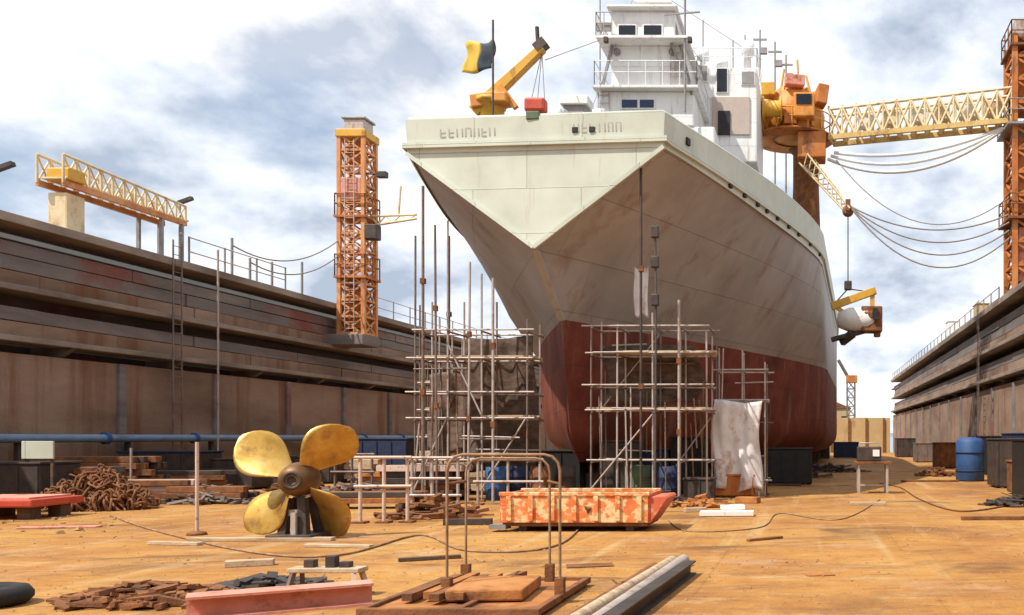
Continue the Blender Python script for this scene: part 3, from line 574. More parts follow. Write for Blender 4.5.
# left tower on a corbel of the dock wall
lc = (-21.45, 42.2); t = thing('tower_crane', (lc[0], lc[1], 5.8), 'orange lattice crane tower on the left dock wall', 'crane')
MB().box((lc[0] - 0.4, lc[1], 6.2), (2.1, 1.6, 0.5)).build('corbel', 'concrete_grey', t, 0.04)
lattice(t, lc, 1.12, 6.45, 15.7, 0.8, 'tower_orange', 0.085, 0.05)
platform(t, lc, 9.1, 1.5, 'orange_rust'); platform(t, lc, 11.9, 1.5, 'orange_rust'); MB().box((lc[0], lc[1], 15.75), (1.4, 1.4, 0.35)).build('cap_frame', 'yellow', t, 0.03)
MB().box((lc[0], lc[1], 7.7), (0.8, 0.8, 1.9)).build('machine_room', 'orange_rust', t, 0.05)
MB().box((lc[0], lc[1] - 0.2, 13.2), (0.95, 0.9, 1.0)).build('winch_house', 'salmon', t, 0.05)
MB().box((lc[0], lc[1], 14.9), (0.7, 0.7, 0.9)).build('motor_box', 'orange_rust', t, 0.05)
MB().box((lc[0], lc[1] + 0.1, 16.2), (0.95, 0.9, 0.6)).build('top_cabin', 'galv', t, 0.05)
MB().box((lc[0], lc[1] + 0.1, 16.55), (1.1, 1.05, 0.1)).build('cabin_roof', 'grey_steel', t, 0.02)
mb = MB(); mb.bar((lc[0] + 0.5, lc[1] - 0.5, 13.9), (lc[0] + 1.3, lc[1] - 0.5, 13.9), 0.06, 0.06); mb.box((lc[0] + 1.4, lc[1] - 0.5, 13.85), (0.45, 0.3, 0.28)); mb.build('floodlight', 'dark_steel', t, 0.03)
mb = MB(); a = Vector((lc[0] + 0.6, lc[1], 11.6)); b = a + Vector((2.6, -1.0, 0.1))
for dz in (0, 0.45): mb.tube([a + Vector((0, 0, dz)), b + Vector((0, 0, dz * 0.4))], 0.06, 6)
for i in range(6): mb.tube([a.lerp(b, i / 6) + Vector((0, 0, 0 if i % 2 else 0.45 - 0.27 * i / 6)), a.lerp(b, (i + 1) / 6) + Vector((0, 0, 0.45 - 0.27 * (i + 1) / 6 if i % 2 else 0))], 0.035, 5)
mb.tube([a + Vector((1.6, -0.6, 0.3)), a + Vector((1.7, -0.6, 1.7))], 0.05, 6); mb.build('jib', 'pale_yellow', t)
MB().box((a.x + 0.3, a.y - 0.4, 11.2), (0.6, 0.5, 0.7)).build('hoist', 'dark_steel', t, 0.05)
# right tower with its lattice jib
rc = (9.65, 40.4); t = thing('tower_crane', (rc[0], rc[1], ZT), 'tall rusty orange lattice crane tower with long jib on the right quay', 'crane')
MB().box((rc[0] + 0.1, rc[1], ZT + 0.16), (2.3, 2.4, 0.3)).build('base', 'concrete_grey', t, 0.04)
lattice(t, rc, 1.75, ZT + 0.3, 19.4, 1.0, 'orange_rust', 0.11, 0.06)
for z0, z1, m in ((8.6, 11.0, 'salmon'), (11.6, 15.0, 'orange_rust'), (16.3, 18.8, 'orange_rust')):
    MB().box((rc[0] + 0.1, rc[1] + 0.1, (z0 + z1) / 2), (1.45, 1.4, z1 - z0)).build('lift_shaft', m, t, 0.05)
platform(t, rc, 11.3, 2.4, 'rust'); platform(t, rc, 15.4, 2.5, 'grey_steel'); platform(t, rc, 18.9, 2.2, 'rust')
MB().box((rc[0], rc[1], 19.7), (1.7, 1.6, 0.8)).build('top_cabin', 'galv', t, 0.05)
a, b = Vector((8.85, 40.4, 15.75)), Vector((0.75, 42.4, 15.65)); d = (b - a).normalized(); sd = d.cross(Vector((0, 0, 1))).normalized() * 0.5
mb = MB()
for k in (-1, 1): mb.bar(a + sd * k, b + sd * k, 0.16, 0.22)
mb.build('lower_chord', 'ochre_paint', t)
mb = MB(); hv = Vector((0, 0, 1.45))
for k in (-1, 1): mb.tube([a + sd * k + hv, b + sd * k + hv * 0.9], 0.07, 6)
mb.build('upper_chord', 'pale_yellow', t)
nn = 13
for k in (-1, 1):
    mb = MB()
    for i in range(nn):
        p, q_ = a.lerp(b, i / nn) + sd * k, a.lerp(b, (i + 1) / nn) + sd * k
        mb.tube([p, q_ + hv * 0.95], 0.062, 5); mb.tube([p + hv * 0.95, q_], 0.062, 5); mb.tube([p, p + hv], 0.055, 5)
    mb.build('jib_bracing', 'pale_yellow', t)
mb = MB()
for i in range(nn + 1): p = a.lerp(b, i / nn); mb.bar(p - sd, p + sd, 0.1, 0.06); mb.bar(p - sd + hv, p + sd + hv, 0.08, 0.06)
mb.build('cross_member', 'pale_yellow', t)
for i in range(6):
    p = a.lerp(b, 0.10 + 0.14 * i) + hv * 0.5; MB().box(p, (0.7, 0.6, 0.6)).build('cable_box', 'white_paint' if i % 2 else 'pale_yellow', t, 0.04)
def sag(a, b, s, n=18): return [a.lerp(b, i / n) - Vector((0, 0, s * 4 * (i / n) * (1 - i / n))) for i in range(n + 1)]
mb = MB()
for k, (s, dx_) in enumerate(((0.55, 0), (0.9, 0.15), (1.2, 0.3))): mb.tube(sag(Vector((8.4 + dx_ * 0.3, 40.2, 15.5)), Vector((0.9 - dx_, 42.1, 15.0 - 0.15 * k)), s), 0.08, 6)
mb.build('festoon_cable', 'rope_white', t)
mb = MB()
for k in range(4): mb.tube(sag(Vector((8.5, 39.4, 10.4 + 0.35 * k)), HK + Vector((0.15, -0.2, 0.05 + 0.03 * k)), 1.9 - 0.35 * k), 0.035, 5)
mb.tube(sag(Vector((8.5, 39.4, 12.2)), Vector((1.0, 41.9, 14.6)), 2.0), 0.025, 5)
mb.build('hose', 'rope', t)

# ------------------------------------------------------------------ along the wall tops
def guard_rail(x, y0, y1, label):
    t = thing('guard_rail', (x, y0, ZT), label, 'railing'); post = None; y = y0
    while y <= y1 + 0.01:
        if post is None: post = MB().tube([(x, y, ZT - 0.02), (x, y, ZT + 1.15)], 0.035, 6).build('post', 'grey_steel', t)
        else: c = post.copy(); C.objects.link(c); c.location = (0, y - y0, 0)
        y += 2.0
    for z in (0.6, 1.12): MB().tube([(x, y0, ZT + z), (x, y1, ZT + z)], 0.025, 5).build('rail', 'galv', t)
guard_rail(XL - 0.35, 33.0, 39.0, 'short steel railing on the left wall near the crane tower')
guard_rail(XL - 0.35, 45.0, 105.0, 'long steel railing on the left wall beyond the crane tower')
guard_rail(XR + 0.35, 28.0, 38.0, 'steel railing on the right wall before the crane tower')
guard_rail(XR + 0.35, 44.0, 104.0, 'steel railing on the right wall beyond the crane tower')
# wires between posts on the left wall
mb = MB()
for k, (a, b, s) in enumerate(((P(345, 235, 42), P(232, 245, 36), 0.9), (P(345, 250, 42), P(250, 262, 37), 0.8))): mb.tube(sag(a, b, s), 0.03, 5)
wires_t = mb
t = thing('wire_posts', (-22.5, 36, ZT), 'thin steel posts carrying sagging wires to the orange crane tower', 'post')
wires_t.build('wire', 'rope', t)
for (px_, py_, D_) in ((232, 238, 36), (250, 258, 37), (272, 262, 38.5), (304, 262, 40)):
    p = P(px_, py_, D_); p.x = min(p.x, -22.8); MB().tube([(p.x, p.y, ZT - 0.05), (p.x, p.y, p.z)], 0.05, 6).build('post', 'grey_steel', t)
# gangway truss parked on the left wall
xg = -23.2; t = thing('gangway_truss', (xg, 29, ZT), 'pale yellow lattice gangway on supports atop the left wall', 'gangway')
ya, yb, zb, zt = 27.3, 32.6, 9.42, 10.2
for k in (-0.4, 0.4):
    MB().box((xg + k, (ya + yb) / 2, zb), (0.12, yb - ya, 0.17)).build('bottom_beam', 'tower_orange', t)
    MB().tube([(xg + k, ya, zt + 0.08), (xg + k, yb, zt - 0.15)], 0.045, 6).build('handrail', 'pale_yellow', t)
    mb = MB()
    for i in range(12):
        y = ya + (yb - ya) * i / 11; z = zt + 0.08 - 0.23 * i / 11; mb.tube([(xg + k, y, zb), (xg + k, y, z)], 0.04, 5)
        if i < 11: y2 = ya + (yb - ya) * (i + 1) / 11; mb.tube([(xg + k, y, zb), (xg + k, y2, z)], 0.03, 5); mb.tube([(xg + k, y, z), (xg + k, y2, zb)], 0.03, 5)
    mb.build('lattice', 'pale_yellow', t)
for i in range(7): MB().box((xg, ya + 0.4 + 0.8 * i, zb + 0.16), (0.66, 0.74, 0.05)).build('tread', 'pale_yellow', t)
MB().box((xg, 27.9, 8.55), (0.6, 0.7, 1.3)).build('pedestal', 'pale_yellow', t, 0.05)
MB().box((xg + 0.15, 27.7, 9.72), (0.75, 0.6, 0.4)).build('drive_box', 'yellow', t, 0.05)
for y in (31.4, 32.4):
    for k in (-0.4, 0.4): MB().box((xg + k, y, (ZT + zb) / 2 - 0.05), (0.1, 0.1, zb - ZT - 0.1)).build('leg', 'grey_steel', t)
for (px_, py_, D_, lab) in ((180, 203, 33, 'grey lamp post at the end of the gangway on the left wall'), (5, 170, 25.2, 'thin grey lamp post at the far left edge above the wall')):
    p = P(px_, py_, D_); p.x = min(p.x, -22.9); t = thing('lamp_post', (p.x, D_, ZT), lab, 'lamp')
    MB().tube([(p.x, D_, ZT - 0.05), (p.x, D_, p.z)], [0.06, 0.035], 6).build('pole', 'grey_steel', t)
    MB().bar((p.x - 0.05, D_, p.z), (p.x + 0.45, D_, p.z + 0.18), 0.16, 0.12).build('lamp_head', 'dark_steel', t)
# right wall top clutter
for i, (y, h_, m, lab) in enumerate(((33, 0.9, 'galv', 'grey control cabinet on the right wall before the crane tower'), (36.5, 0.7, 'white_paint', 'white box on the right wall close to the crane tower'), (52, 1.4, 'ochre_wall', 'tan cabinet on the right wall well beyond the crane tower'), (63, 1.8, 'white_paint', 'white hut far along the right wall'))):
    o = MB().box((XR + 0.95, y, ZT + h_ / 2), (0.7, 1.2, h_)); o.box((XR + 0.95, y, ZT + h_ + 0.03), (0.8, 1.3, 0.06)); o = o.build('control_cabinet', m, None, 0.03); tag(o, lab, 'cabinet', 'cabinets on the right wall')

# service pipe on the left wall and tall pole
t = thing('service_pipe', (XL + 0.55, 40, 1.5), 'pale blue service pipe running along the left wall at eye level', 'pipe')
for i in range(9):
    y0 = 20 + i * 4.0; MB().tube([(XL + 0.55, y0, 1.66), (XL + 0.55, y0 + 3.95, 1.66)], 0.13, 10).build('pipe_length', 'pale_blue', t)
    MB().lathe((XL + 0.55, y0 + 3.97, 1.66), [(0.12, -0.05), (0.20, -0.05), (0.20, 0.05), (0.12, 0.05)], 'Y', 10).build('flange', 'blue', t)
    MB().box((XL + 0.45, y0 + 1.0, 0.77), (0.12, 0.12, 1.53)).build('support', 'dark_steel', t)
for (px_, y_t, D_, lab) in ((218, 250, 32, 'tall thin pale pole against the left wall'),):
    p = P(px_, y_t, D_); p.x = max(p.x, XL + 0.95); t = thing('pole', (p.x, D_, 0), lab, 'pole'); MB().tube([(p.x, D_, 0), (p.x, D_, p.z)], 0.035, 6).build('shaft', 'galv', t); MB().box((p.x, D_, 0.03), (0.3, 0.3, 0.06)).build('base_plate', 'rust', t)

# ------------------------------------------------------------------ keel blocks
blk = None
def keel_block(x, y, hgt, label, group):
    t = thing('keel_block', (x, y, 0), label, 'block', group)
    MB().box((x, y, 0.30), (1.5, 0.9, 0.6)).build('concrete_base', 'concrete_grey', t, 0.03)
    MB().box((x, y, 0.6 + (hgt - 0.6) / 2), (1.3, 0.7, hgt - 0.6)).build('timber_cap', 'timber_dark', t, 0.02)
    return t
kb = keel_block(cx(28.5), 28.5, ZKEEL - 0.005, 'timber capped concrete block under the keel of the ship', 'keel blocks under the ship')
for i in range(1, 12): copy_tree(kb, (cx(28.5 + 4.2 * i), 28.5 + 4.2 * i, 0))
sbk = keel_block(cx(36) + 4.3, 36.5, ZKEEL - 0.005, 'timber capped concrete block under the right bilge of the ship', 'bilge blocks under the ship')
for i in range(1, 8): y = 36.5 + 4.4 * i; copy_tree(sbk, (cx(y) + 4.6, y, 0))

for k, (y, lab) in enumerate(((31.5, 'dark timber crib nearest the bow under the right hull side'), (35.0, 'second dark timber crib from the bow under the right hull side'), (40.0, 'third dark timber crib from the bow under the right hull side'))):
    xk = cx(y) + hb(y - YB, 1.3) - 0.9; t = thing('timber_crib', (xk, y, 0), lab, 'crib')
    for j in range(4):
        for q in (-1, 1):
            MB().box((xk + (0 if j % 2 else q * 0.5), y + (q * 0.5 if j % 2 else 0), 0.12 + 0.235 * j), (1.5, 0.24, 0.23) if j % 2 else (0.24, 1.5, 0.23)).build('baulk', 'timber_dark', t, 0.015)
# ------------------------------------------------------------------ scaffolds
def scaffold(label, xs, ys, tops, lifts, boards, m='galv', braces=(), extra=(), r=0.027):
    t = thing('scaffold', ((xs[0] + xs[-1]) / 2, ys[0], 0), label, 'scaffold'); rnd = random.Random(len(xs) * 7 + int(xs[0] * 10))
    for j, y in enumerate(ys):
        for i, x in enumerate(xs):
            tp = tops[i] if j == 0 else min(tops[i], lifts[-1] + 0.9); a = rnd.uniform(-0.02, 0.02)
            MB().tube([(x, y, 0.05), (x + a, y, tp)], r, 7).build('pole', m if (i + j) % 3 else 'galv_dark', t)
            MB().box((x, y, 0.025), (0.16, 0.16, 0.05)).build('base_plate', 'rust', t)
    x0, x1 = xs[0] - 0.15, xs[-1] + 0.15
    for z in lifts:
        for j, y in enumerate(ys):
            o = r * 2.0 if j else -r * 2.0
            MB().tube([(x0 + rnd.uniform(-.1, .1), y + o, z), (x1 + rnd.uniform(-.1, .1), y + o, z + rnd.uniform(-.02, .02))], r * 0.9, 7).build('ledger', m, t)
        for x in xs:
            MB().tube([(x + 2 * r, ys[0] - 0.15, z - 2 * r), (x + 2 * r, ys[-1] + 0.15, z - 2 * r)], r * 0.9, 6).build('transom', 'galv_dark', t)
    for i in range(len(xs) * 2):                 # odd puncheons, rails and braces that make the frame irregular
        x = rnd.uniform(xs[0], xs[-1]); y = rnd.choice(ys) + rnd.choice((-0.09, 0.09)); zb_ = rnd.uniform(0.05, 1.5); ht = rnd.uniform(1.2, 3.2)
        MB().tube([(x, y, zb_ if rnd.random() < 0.5 else 0.02), (x + rnd.uniform(-.12, .12), y, min(zb_ + ht, lifts[-1] + 0.6))], r * 0.85, 6).build('puncheon', rnd.choice((m, 'galv_dark', 'stand_brown')), t)
    for i in range(len(lifts)):
        z = rnd.uniform(0.6, lifts[-1]); xa_ = rnd.uniform(xs[0], (xs[0] + xs[-1]) / 2); y = rnd.choice(ys) - 0.12
        MB().tube([(xa_, y, z), (min(xs[-1] + .2, xa_ + rnd.uniform(0.8, 2.0)), y, z + rnd.uniform(-.05, .05))], r * 0.85, 6).build('guard_rail', rnd.choice((m, 'galv_dark')), t)
    for (z, bx0, bx1) in boards:
        k = max(2, int((ys[-1] - ys[0]) / 0.26)); wd = (ys[-1] - ys[0] - 0.12) / k
        for i in range(k):
            MB().box(((bx0 + bx1) / 2 + rnd.uniform(-.06, .06), ys[0] + 0.07 + wd * (i + 0.5), z + 0.055), (bx1 - bx0, wd - 0.02, 0.05)).build('plank', 'timber', t)
    for (a, b) in braces: MB().tube([a, b], r * 0.85, 6).build('brace', m, t)
    return t
f = lambda px_, D_: (px_ - PX) / FPX * D_
z_ = lambda py_, D_: EYE + (PY - py_) / FPX * D_
# right hand scaffold in front of the stem
D1 = 23.9
xs = [f(q, D1) for q in (591, 617, 653, 680, 707)]
sc = scaffold('tall tube scaffold with plank deck right of the red stem', xs, [D1, D1 + 1.15], [4.9, 4.7, 5.0, 4.7, 4.5], [z_(460, D1), z_(410, D1), z_(385, D1), z_(353, D1), z_(326, D1)], [(z_(410, D1), xs[0] - .1, xs[-1] + .1), (z_(353, D1), xs[1] - 0.1, xs[-1] + 0.2)],
     braces=[((xs[0], D1 - 0.08, 0.3), (xs[2], D1 - 0.08, 2.3)), ((xs[2], D1 + 1.22, 0.3), (xs[4], D1 + 1.22, 2.3)), ((xs[0], D1 + 1.22, 2.5), (xs[2], D1 + 1.22, 4.6))])
for i, (zz1, zz2) in enumerate(((z_(326, D1), 4.75),)): pass
# tall single tubes leaning up to the bow flare
def lone_pole(px_, ytop, D_, m, label, lean=0.0, r=0.036, base=None):
    t = thing('scaffold_tube', (f(px_, D_), D_, 0), label, 'tube'); p = Vector((f(px_, D_), D_, z_(ytop, D_)))
    MB().tube([(p.x + lean, D_, 0.02), p], r, 7).build('tube', m, t)
    for k in (0.35, 0.7): q_ = Vector((p.x + lean, D_, 0)).lerp(p, k); MB().box(q_, (r * 3.2, r * 3.2, 0.14)).build('coupler', 'rust', t)
    return t
lone_pole(641, 168, 22.9, 'dark_steel', 'tall dark tube reaching the right edge of the cream bow plate')
t = thing('rope_fall', (f(655, 22.6), 22.6, 0), 'dark hanging rope with pulley blocks in front of the right bow', 'rope')
pr = [(f(655, 22.7), 22.7, z_(225, 22.7)), (f(656, 22.7), 22.7, z_(290, 22.7)), (f(655, 22.7), 22.7, 0.05)]
MB().tube(pr, 0.03, 6).build('rope', 'cable', t)
for q in (232, 262, 300): MB().box((f(655, 22.7), 22.7, z_(q, 22.7)), (0.2, 0.16, 0.3)).build('pulley_block', 'dark_steel', t, 0.03)
def tarp(name, label, xa, xb, za_, zb, y, m, nu=22, nv=22, amp=0.10, cat='tarpaulin', seed=1, parent=None):
    rnd = random.Random(seed); mb = MB(); vs = []; ph = [rnd.uniform(0, 6) for _ in range(6)]
    for j in range(nv + 1):
        v = j / nv
        for i in range(nu + 1):
            u = i / nu; z = zb + (za_ - zb) * v + 0.05 * math.sin(u * 5 + ph[0]) * (1 - v) + (0.06 * math.sin(u * 9 + ph[1])) * v
            x = xa + (xb - xa) * u + 0.045 * abs(xb - xa) * math.sin(v * 6 + ph[2]); yy = y + amp * math.sin(u * 11 + v * 3 + ph[3]) * (0.35 + v) + amp * 0.5 * math.sin(u * 23 - v * 5 + ph[4])
            vs.append((x, yy, z))
    n = nu + 1; mb.add(vs, [(j * n + i, j * n + i + 1, (j + 1) * n + i + 1, (j + 1) * n + i) for j in range(nv) for i in range(nu)], True)
    o = mb.build(name, m, parent); so_ = o.modifiers.new('solid', 'SOLIDIFY'); so_.thickness = 0.012
    if parent is None: tag(o, label, cat)
    return o
# the scaffold bay further right with the white sheet
D3 = 25.4; xs3 = [f(q, D3) for q in (716, 742, 765)]
s3 = scaffold('open scaffold bay against the red hull right of the tall scaffold', xs3, [D3, D3 + 0.9], [z_(345, D3), z_(350, D3), z_(362, D3)], [z_(480, D3), z_(400, D3), z_(370, D3)], [])
tarp('sheet', 'crumpled white sheet hanging on the scaffold bay beside the red hull', f(713, D3 - 0.2), f(761, D3 - 0.2), z_(490, D3 - 0.2), z_(401, D3 - 0.2), D3 - 0.22, 'tarp_white', seed=4, amp=0.07)
tarp('sheet', 'small pale cloth strip hung high below the right bow', f(634, 24.6), f(648, 24.6), z_(316, 24.6), z_(268, 24.6), 24.6, 'tarp_white', 8, 14, 0.04, seed=9)
# left hand scaffold
D4 = 23.7; xs4 = [f(q, D4) for q in (415, 448, 482, 527)]
scaffold('tall tube scaffold left of the red stem under the bow', xs4, [D4, D4 + 1.1], [7.0, 7.4, 6.0, 4.8], [z_(460, D4), z_(418, D4), z_(392, D4), z_(358, D4), z_(330, D4)], [(z_(418, D4), xs4[2] - .1, xs4[3] + .1), (z_(358, D4), xs4[0] - .1, xs4[3] + .1)], m='galv',
     braces=[((xs4[0], D4 - 0.08, 0.3), (xs4[1], D4 - 0.08, 2.2)), ((xs4[1], D4 - 0.08, 4.2), (xs4[2], D4 - 0.08, 2.3)), ((xs4[2], D4 - 0.08, 0.3), (xs4[3], D4 - 0.08, 2.2))])
xs6 = [f(q, 26.6) for q in (420, 440, 462, 486)]
scaffold('brown boarded scaffold behind the left scaffold against the bow', xs6, [26.6, 27.5], [5.6, 5.2, 4.6, 4.2], [0.9, 1.7, 2.5, 3.3, 4.0], [(0.9, xs6[0], xs6[-1]), (1.7, xs6[0], xs6[-1]), (2.5, xs6[0], xs6[-1]), (3.3, xs6[0], xs6[-1])], m='galv')
lone_pole(423, 186, 23.2, 'galv_dark', 'tall grey tube standing at the left corner of the bow')
lone_pole(449, 236, 24.3 + 1.3, 'galv_dark', 'shorter grey tube behind the left scaffold')
lone_pole(435, 225, 23.3, 'galv_dark', 'thin grey tube second from the left corner of the bow', 0.05, 0.03)
lone_pole(470, 262, 23.3, 'galv', 'thin pale tube in the middle of the left scaffold', -0.05, 0.03)
lone_pole(493, 278, 23.2, 'galv', 'pale tube standing left of the stem in front of the scaffold')
lone_pole(679, 300, 23.3, 'galv', 'pale tube standing in front of the right scaffold')
# further scaffolding deep on the left of the hull
tarp('debris_net', 'torn pinkish brown net on the far left scaffold bay', f(418, 25.6), f(462, 25.6), z_(452, 25.6), z_(372, 25.6), 26.3, 'net_pink', seed=22, amp=0.07, cat='net')
tarp('debris_net', 'dark brown debris net hung behind the left scaffold by the stem', f(470, 25.4), f(538, 25.4), z_(470, 25.4), z_(338, 25.4), 25.25, 'net_brown', seed=12, amp=0.08, cat='net')
tarp('debris_net', 'dark brown debris net hung inside the upper right scaffold', f(604, 25.3), f(700, 25.3), z_(404, 25.3), z_(345, 25.3), 25.2, 'net_brown', seed=15, amp=0.06, cat='net')
D5 = 31.0; xs5 = [f(q, D5) for q in (428, 452, 478)]
scaffold('low dark scaffold behind the left scaffold beside the hull', xs5, [D5, D5 + 1.2], [4.6, 4.3, 3.9], [1.2, 2.3, 3.3], [(2.3, xs5[0], xs5[-1])], m='galv_dark')

# ------------------------------------------------------------------ propeller
def propeller():
    D_ = 15.0; c = Vector((f(299, D_), D_, 0)); yaw = R(13); Rm = Matrix.Rotation(yaw, 3, 'Z')
    blades = []
    for th in (R(147), R(53), R(230), R(311)):
        top = []; bot = []; nr, ns = 16, 10
        for i in range(nr + 1):
            t = i / nr; r = 0.20 + 0.96 * t
            ch = 0.42 + 0.62 * math.sin(math.pi * min(1, t * 0.98) ** 1.05) if t < 0.97 else 0.30
            ch = (0.40 * (1 - t) + 1.05 * math.sin(math.pi * t ** 1.25) ** 0.62 * (0.35 + 0.65 * t)) if t < 0.999 else 0.10
            phi = math.atan2(2.7, 2 * math.pi * r * 0.85)
            for j in range(ns + 1):
                s_ = (j / ns - 0.5) * ch; ang = th + s_ * math.cos(phi) / max(r, 0.25) * 0.92 - 0.10 * t * t
                ax = -s_ * math.sin(phi) + 0.10 * t; tk = 0.040 * (1 - t * 0.9) * math.sqrt(max(0, 1 - (2 * j / ns - 1) ** 2)) + 0.004
                p = Vector((r * math.cos(ang), ax, r * math.sin(ang)))
                top.append(p + Vector((0, -tk, 0))); bot.append(p + Vector((0, tk, 0)))
        blades.append((top, bot, nr, ns))
    zmin = min((Rm @ v).z for b in blades for v in b[0] + b[1]); c.z = -zmin + 0.005
    t = thing('ship_propeller', (c.x, c.y, 0), 'four bladed bronze ship propeller standing on the dock floor', 'propeller')
    for top, bot, nr, ns in blades:
        n = ns + 1; k = len(top); vs = [c + Rm @ v for v in top + bot]; mb = MB()
        fs = [(i * n + j, i * n + j + 1, (i + 1) * n + j + 1, (i + 1) * n + j) for i in range(nr) for j in range(ns)]
        fs += [tuple(k + q for q in reversed(f_)) for f_ in fs]
        for i in range(nr): fs += [(i * n, (i + 1) * n, k + (i + 1) * n, k + i * n), (i * n + ns, k + i * n + ns, k + (i + 1) * n + ns, (i + 1) * n + ns)]
        fs += [tuple([nr * n + j, nr * n + j + 1, k + nr * n + j + 1, k + nr * n + j]) for j in range(ns)]
        mb.add(vs, fs, True); mb.build('blade', 'bronze', t)
    mb = MB().lathe((0, 0, 0), [(0.07, -0.36), (0.16, -0.36), (0.25, -0.24), (0.29, 0.0), (0.27, 0.26), (0.22, 0.40), (0.07, 0.40)], 'Y', 24); mb.v = [c + Rm @ v for v in mb.v]; hub = mb.build('hub', 'bronze_dark', t)
    mb = MB().lathe((0, 0, 0), [(0.0, -0.33), (0.10, -0.33), (0.10, -0.37), (0.155, -0.37), (0.155, -0.345)], 'Y', 20); mb.v = [c + Rm @ v for v in mb.v]; mb.build('bore', 'dark_steel', hub)
    # cradle below the hub
    k = thing('propeller_cradle', (c.x, c.y, 0), 'dark steel cradle with pale straps under the propeller hub', 'cradle')
    zc = c.z - 0.30
    for s_ in (-1, 1):
        MB().bar((c.x + 0.18 * s_, c.y - 0.15, 0.06), (c.x + 0.12 * s_, c.y - 0.1, zc), 0.13, 0.13).build('leg', 'dark_steel', k)
        MB().bar((c.x + 0.18 * s_, c.y + 0.30, 0.06), (c.x + 0.12 * s_, c.y + 0.2, zc), 0.13, 0.13).build('leg', 'dark_steel', k)
    MB().box((c.x, c.y + 0.07, 0.05), (0.75, 0.8, 0.10)).build('skid', 'dark_steel', k, 0.02)
    MB().box((c.x, c.y - 0.1, 0.45), (0.36, 0.14, 0.10)).build('crossbar', 'galv', k); MB().box((c.x + 0.06, c.y - 0.25, 0.28), (0.08, 0.06, 0.36)).build('strap', 'galv', k)
propeller()
p = G(262, 541); o = MB().box((p.x, p.y, 0.03), (2.3, 0.16, 0.06), (0, 0, R(2))).build('plank', 'timber', None, 0.01); tag(o, 'pale timber plank lying in front of the propeller', 'plank')
p = G(330, 545); o = MB().box((p.x + 0.3, p.y - 0.3, 0.025), (1.1, 0.13, 0.05), (0, 0, R(-8))).build('plank', 'timber', None, 0.01); tag(o, 'short timber plank lying right of the propeller', 'plank')

# ------------------------------------------------------------------ orange skip
D_ = 1530 / (532 - PY); xa, xb = f(501, D_), f(648, D_); hgt = 0.62
t = thing('steel_skip', ((xa + xb) / 2, D_ + 0.6, 0), 'orange red steel skip with flaking cream paint in front of the scaffold', 'skip')
yc = D_ + 0.62
for x in (xa + 0.35, xb - 0.35): MB().box((x, yc, 0.05), (0.14, 1.0, 0.10)).build('skid', 'dark_steel', t)
MB().box(((xa + xb) / 2, yc, 0.13), (xb - xa - 0.04, 1.16, 0.06)).build('floor_plate', 'rust', t)
for yy, nm in ((yc - 0.60, 'front_panel'), (yc + 0.60, 'back_panel')):
    po = MB().box(((xa + xb) / 2, yy, 0.14 + hgt / 2 - 0.03), (xb - xa, 0.05, hgt - 0.12)).build(nm, 'skip_paint', t)
    for i in range(7):
        x = xa + 0.15 + (xb - xa - 0.3) * i / 6; MB().box((x, yy + (-0.045 if yy < yc else 0.045), 0.14 + hgt / 2 - 0.03), (0.09, 0.05, hgt - 0.18)).build('rib', 'skip_paint', po, 0.01)
    MB().bar((xa - 0.03, yy, hgt + 0.06), (xb + 0.03, yy, hgt + 0.06), 0.10, 0.07).build('rim', 'skip_paint', po, 0.01)
for xx, nm in ((xa, 'end_panel'), (xb, 'end_panel')): MB().box((xx, yc, 0.14 + hgt / 2 - 0.03), (0.05, 1.2, hgt - 0.10)).build(nm, 'skip_end', t)
MB().prism([(xb + 0.02, yc - 0.58, 0.14), (xb + 0.34, yc - 0.58, 0.60), (xb + 0.30, yc - 0.58, 0.64), (xb + 0.02, yc - 0.58, 0.62)], (0, 0, 0), (0, 1.1, 0)).build('chute', 'skip_end', t, 0.01)
MB().box((xa - 0.06, yc - 0.5, 0.09), (0.3, 0.3, 0.08)).build('lug', 'grey_steel', t)
rnd = random.Random(8); mb = MB()
for i in range(46): mb.box((rnd.uniform(xa + .2, xb - .2), yc + rnd.uniform(-.45, .45), 0.22 + rnd.uniform(0, .40)), (rnd.uniform(.1, .5), rnd.uniform(.05, .2), rnd.uniform(.03, .12)), (rnd.uniform(-.5, .5), rnd.uniform(-.5, .5), rnd.uniform(0, 3)))
o = mb.build('scrap_filling', 'rust'); stuff(o); o['label'] = 'rusty offcuts lying inside the orange skip'; o['category'] = 'scrap'

# ------------------------------------------------------------------ foreground rusty cage
DA, DB_ = 9.2, 10.2
xa, xb = f(447, DA), f(560, DA)
t = thing('pipe_stand', ((xa + xb) / 2, DA, 0), 'rusty hoop topped pipe stand on a steel tray in the foreground', 'stand')
def hoop(x0, x1, y, zt, r=0.026, nm='hoop'):
    pts = [(x0, y, 0.14), (x0, y, zt - 0.16)] + [(x0 + 0.16 - 0.16 * math.cos(a), y, zt - 0.16 + 0.16 * math.sin(a)) for a in (R(30), R(60), R(90))] + [(x1 - 0.16 + 0.16 * math.sin(a), y, zt - 0.16 + 0.16 * math.cos(a)) for a in (R(0), R(30), R(60), R(90))] + [(x1, y, 0.14)]
    MB().tube(pts, r, 8).build(nm, 'stand_brown', t)
hoop(xa, xb, DA, 1.52, 0.015); hoop(f(466, DB_), f(548, DB_) + 0.02, DB_, 1.46, 0.014)
for x, x2 in ((xa, f(466, DB_)), (xb, f(548, DB_))): MB().tube([(x, DA, 1.22), (x2, DB_, 1.2)], 0.015, 7).build('tie', 'rust', t)
MB().tube([(xa, DA, 0.62), (xb, DA, 0.62)], 0.012, 6).build('cross_rod', 'rust', t) if False else None
tx0, tx1 = f(400, DA), f(560, DA)
MB().box(((tx0 + tx1) / 2, 9.35, 0.04), (tx1 - tx0, 1.9, 0.05)).build('tray_floor', 'rust_orange', t)
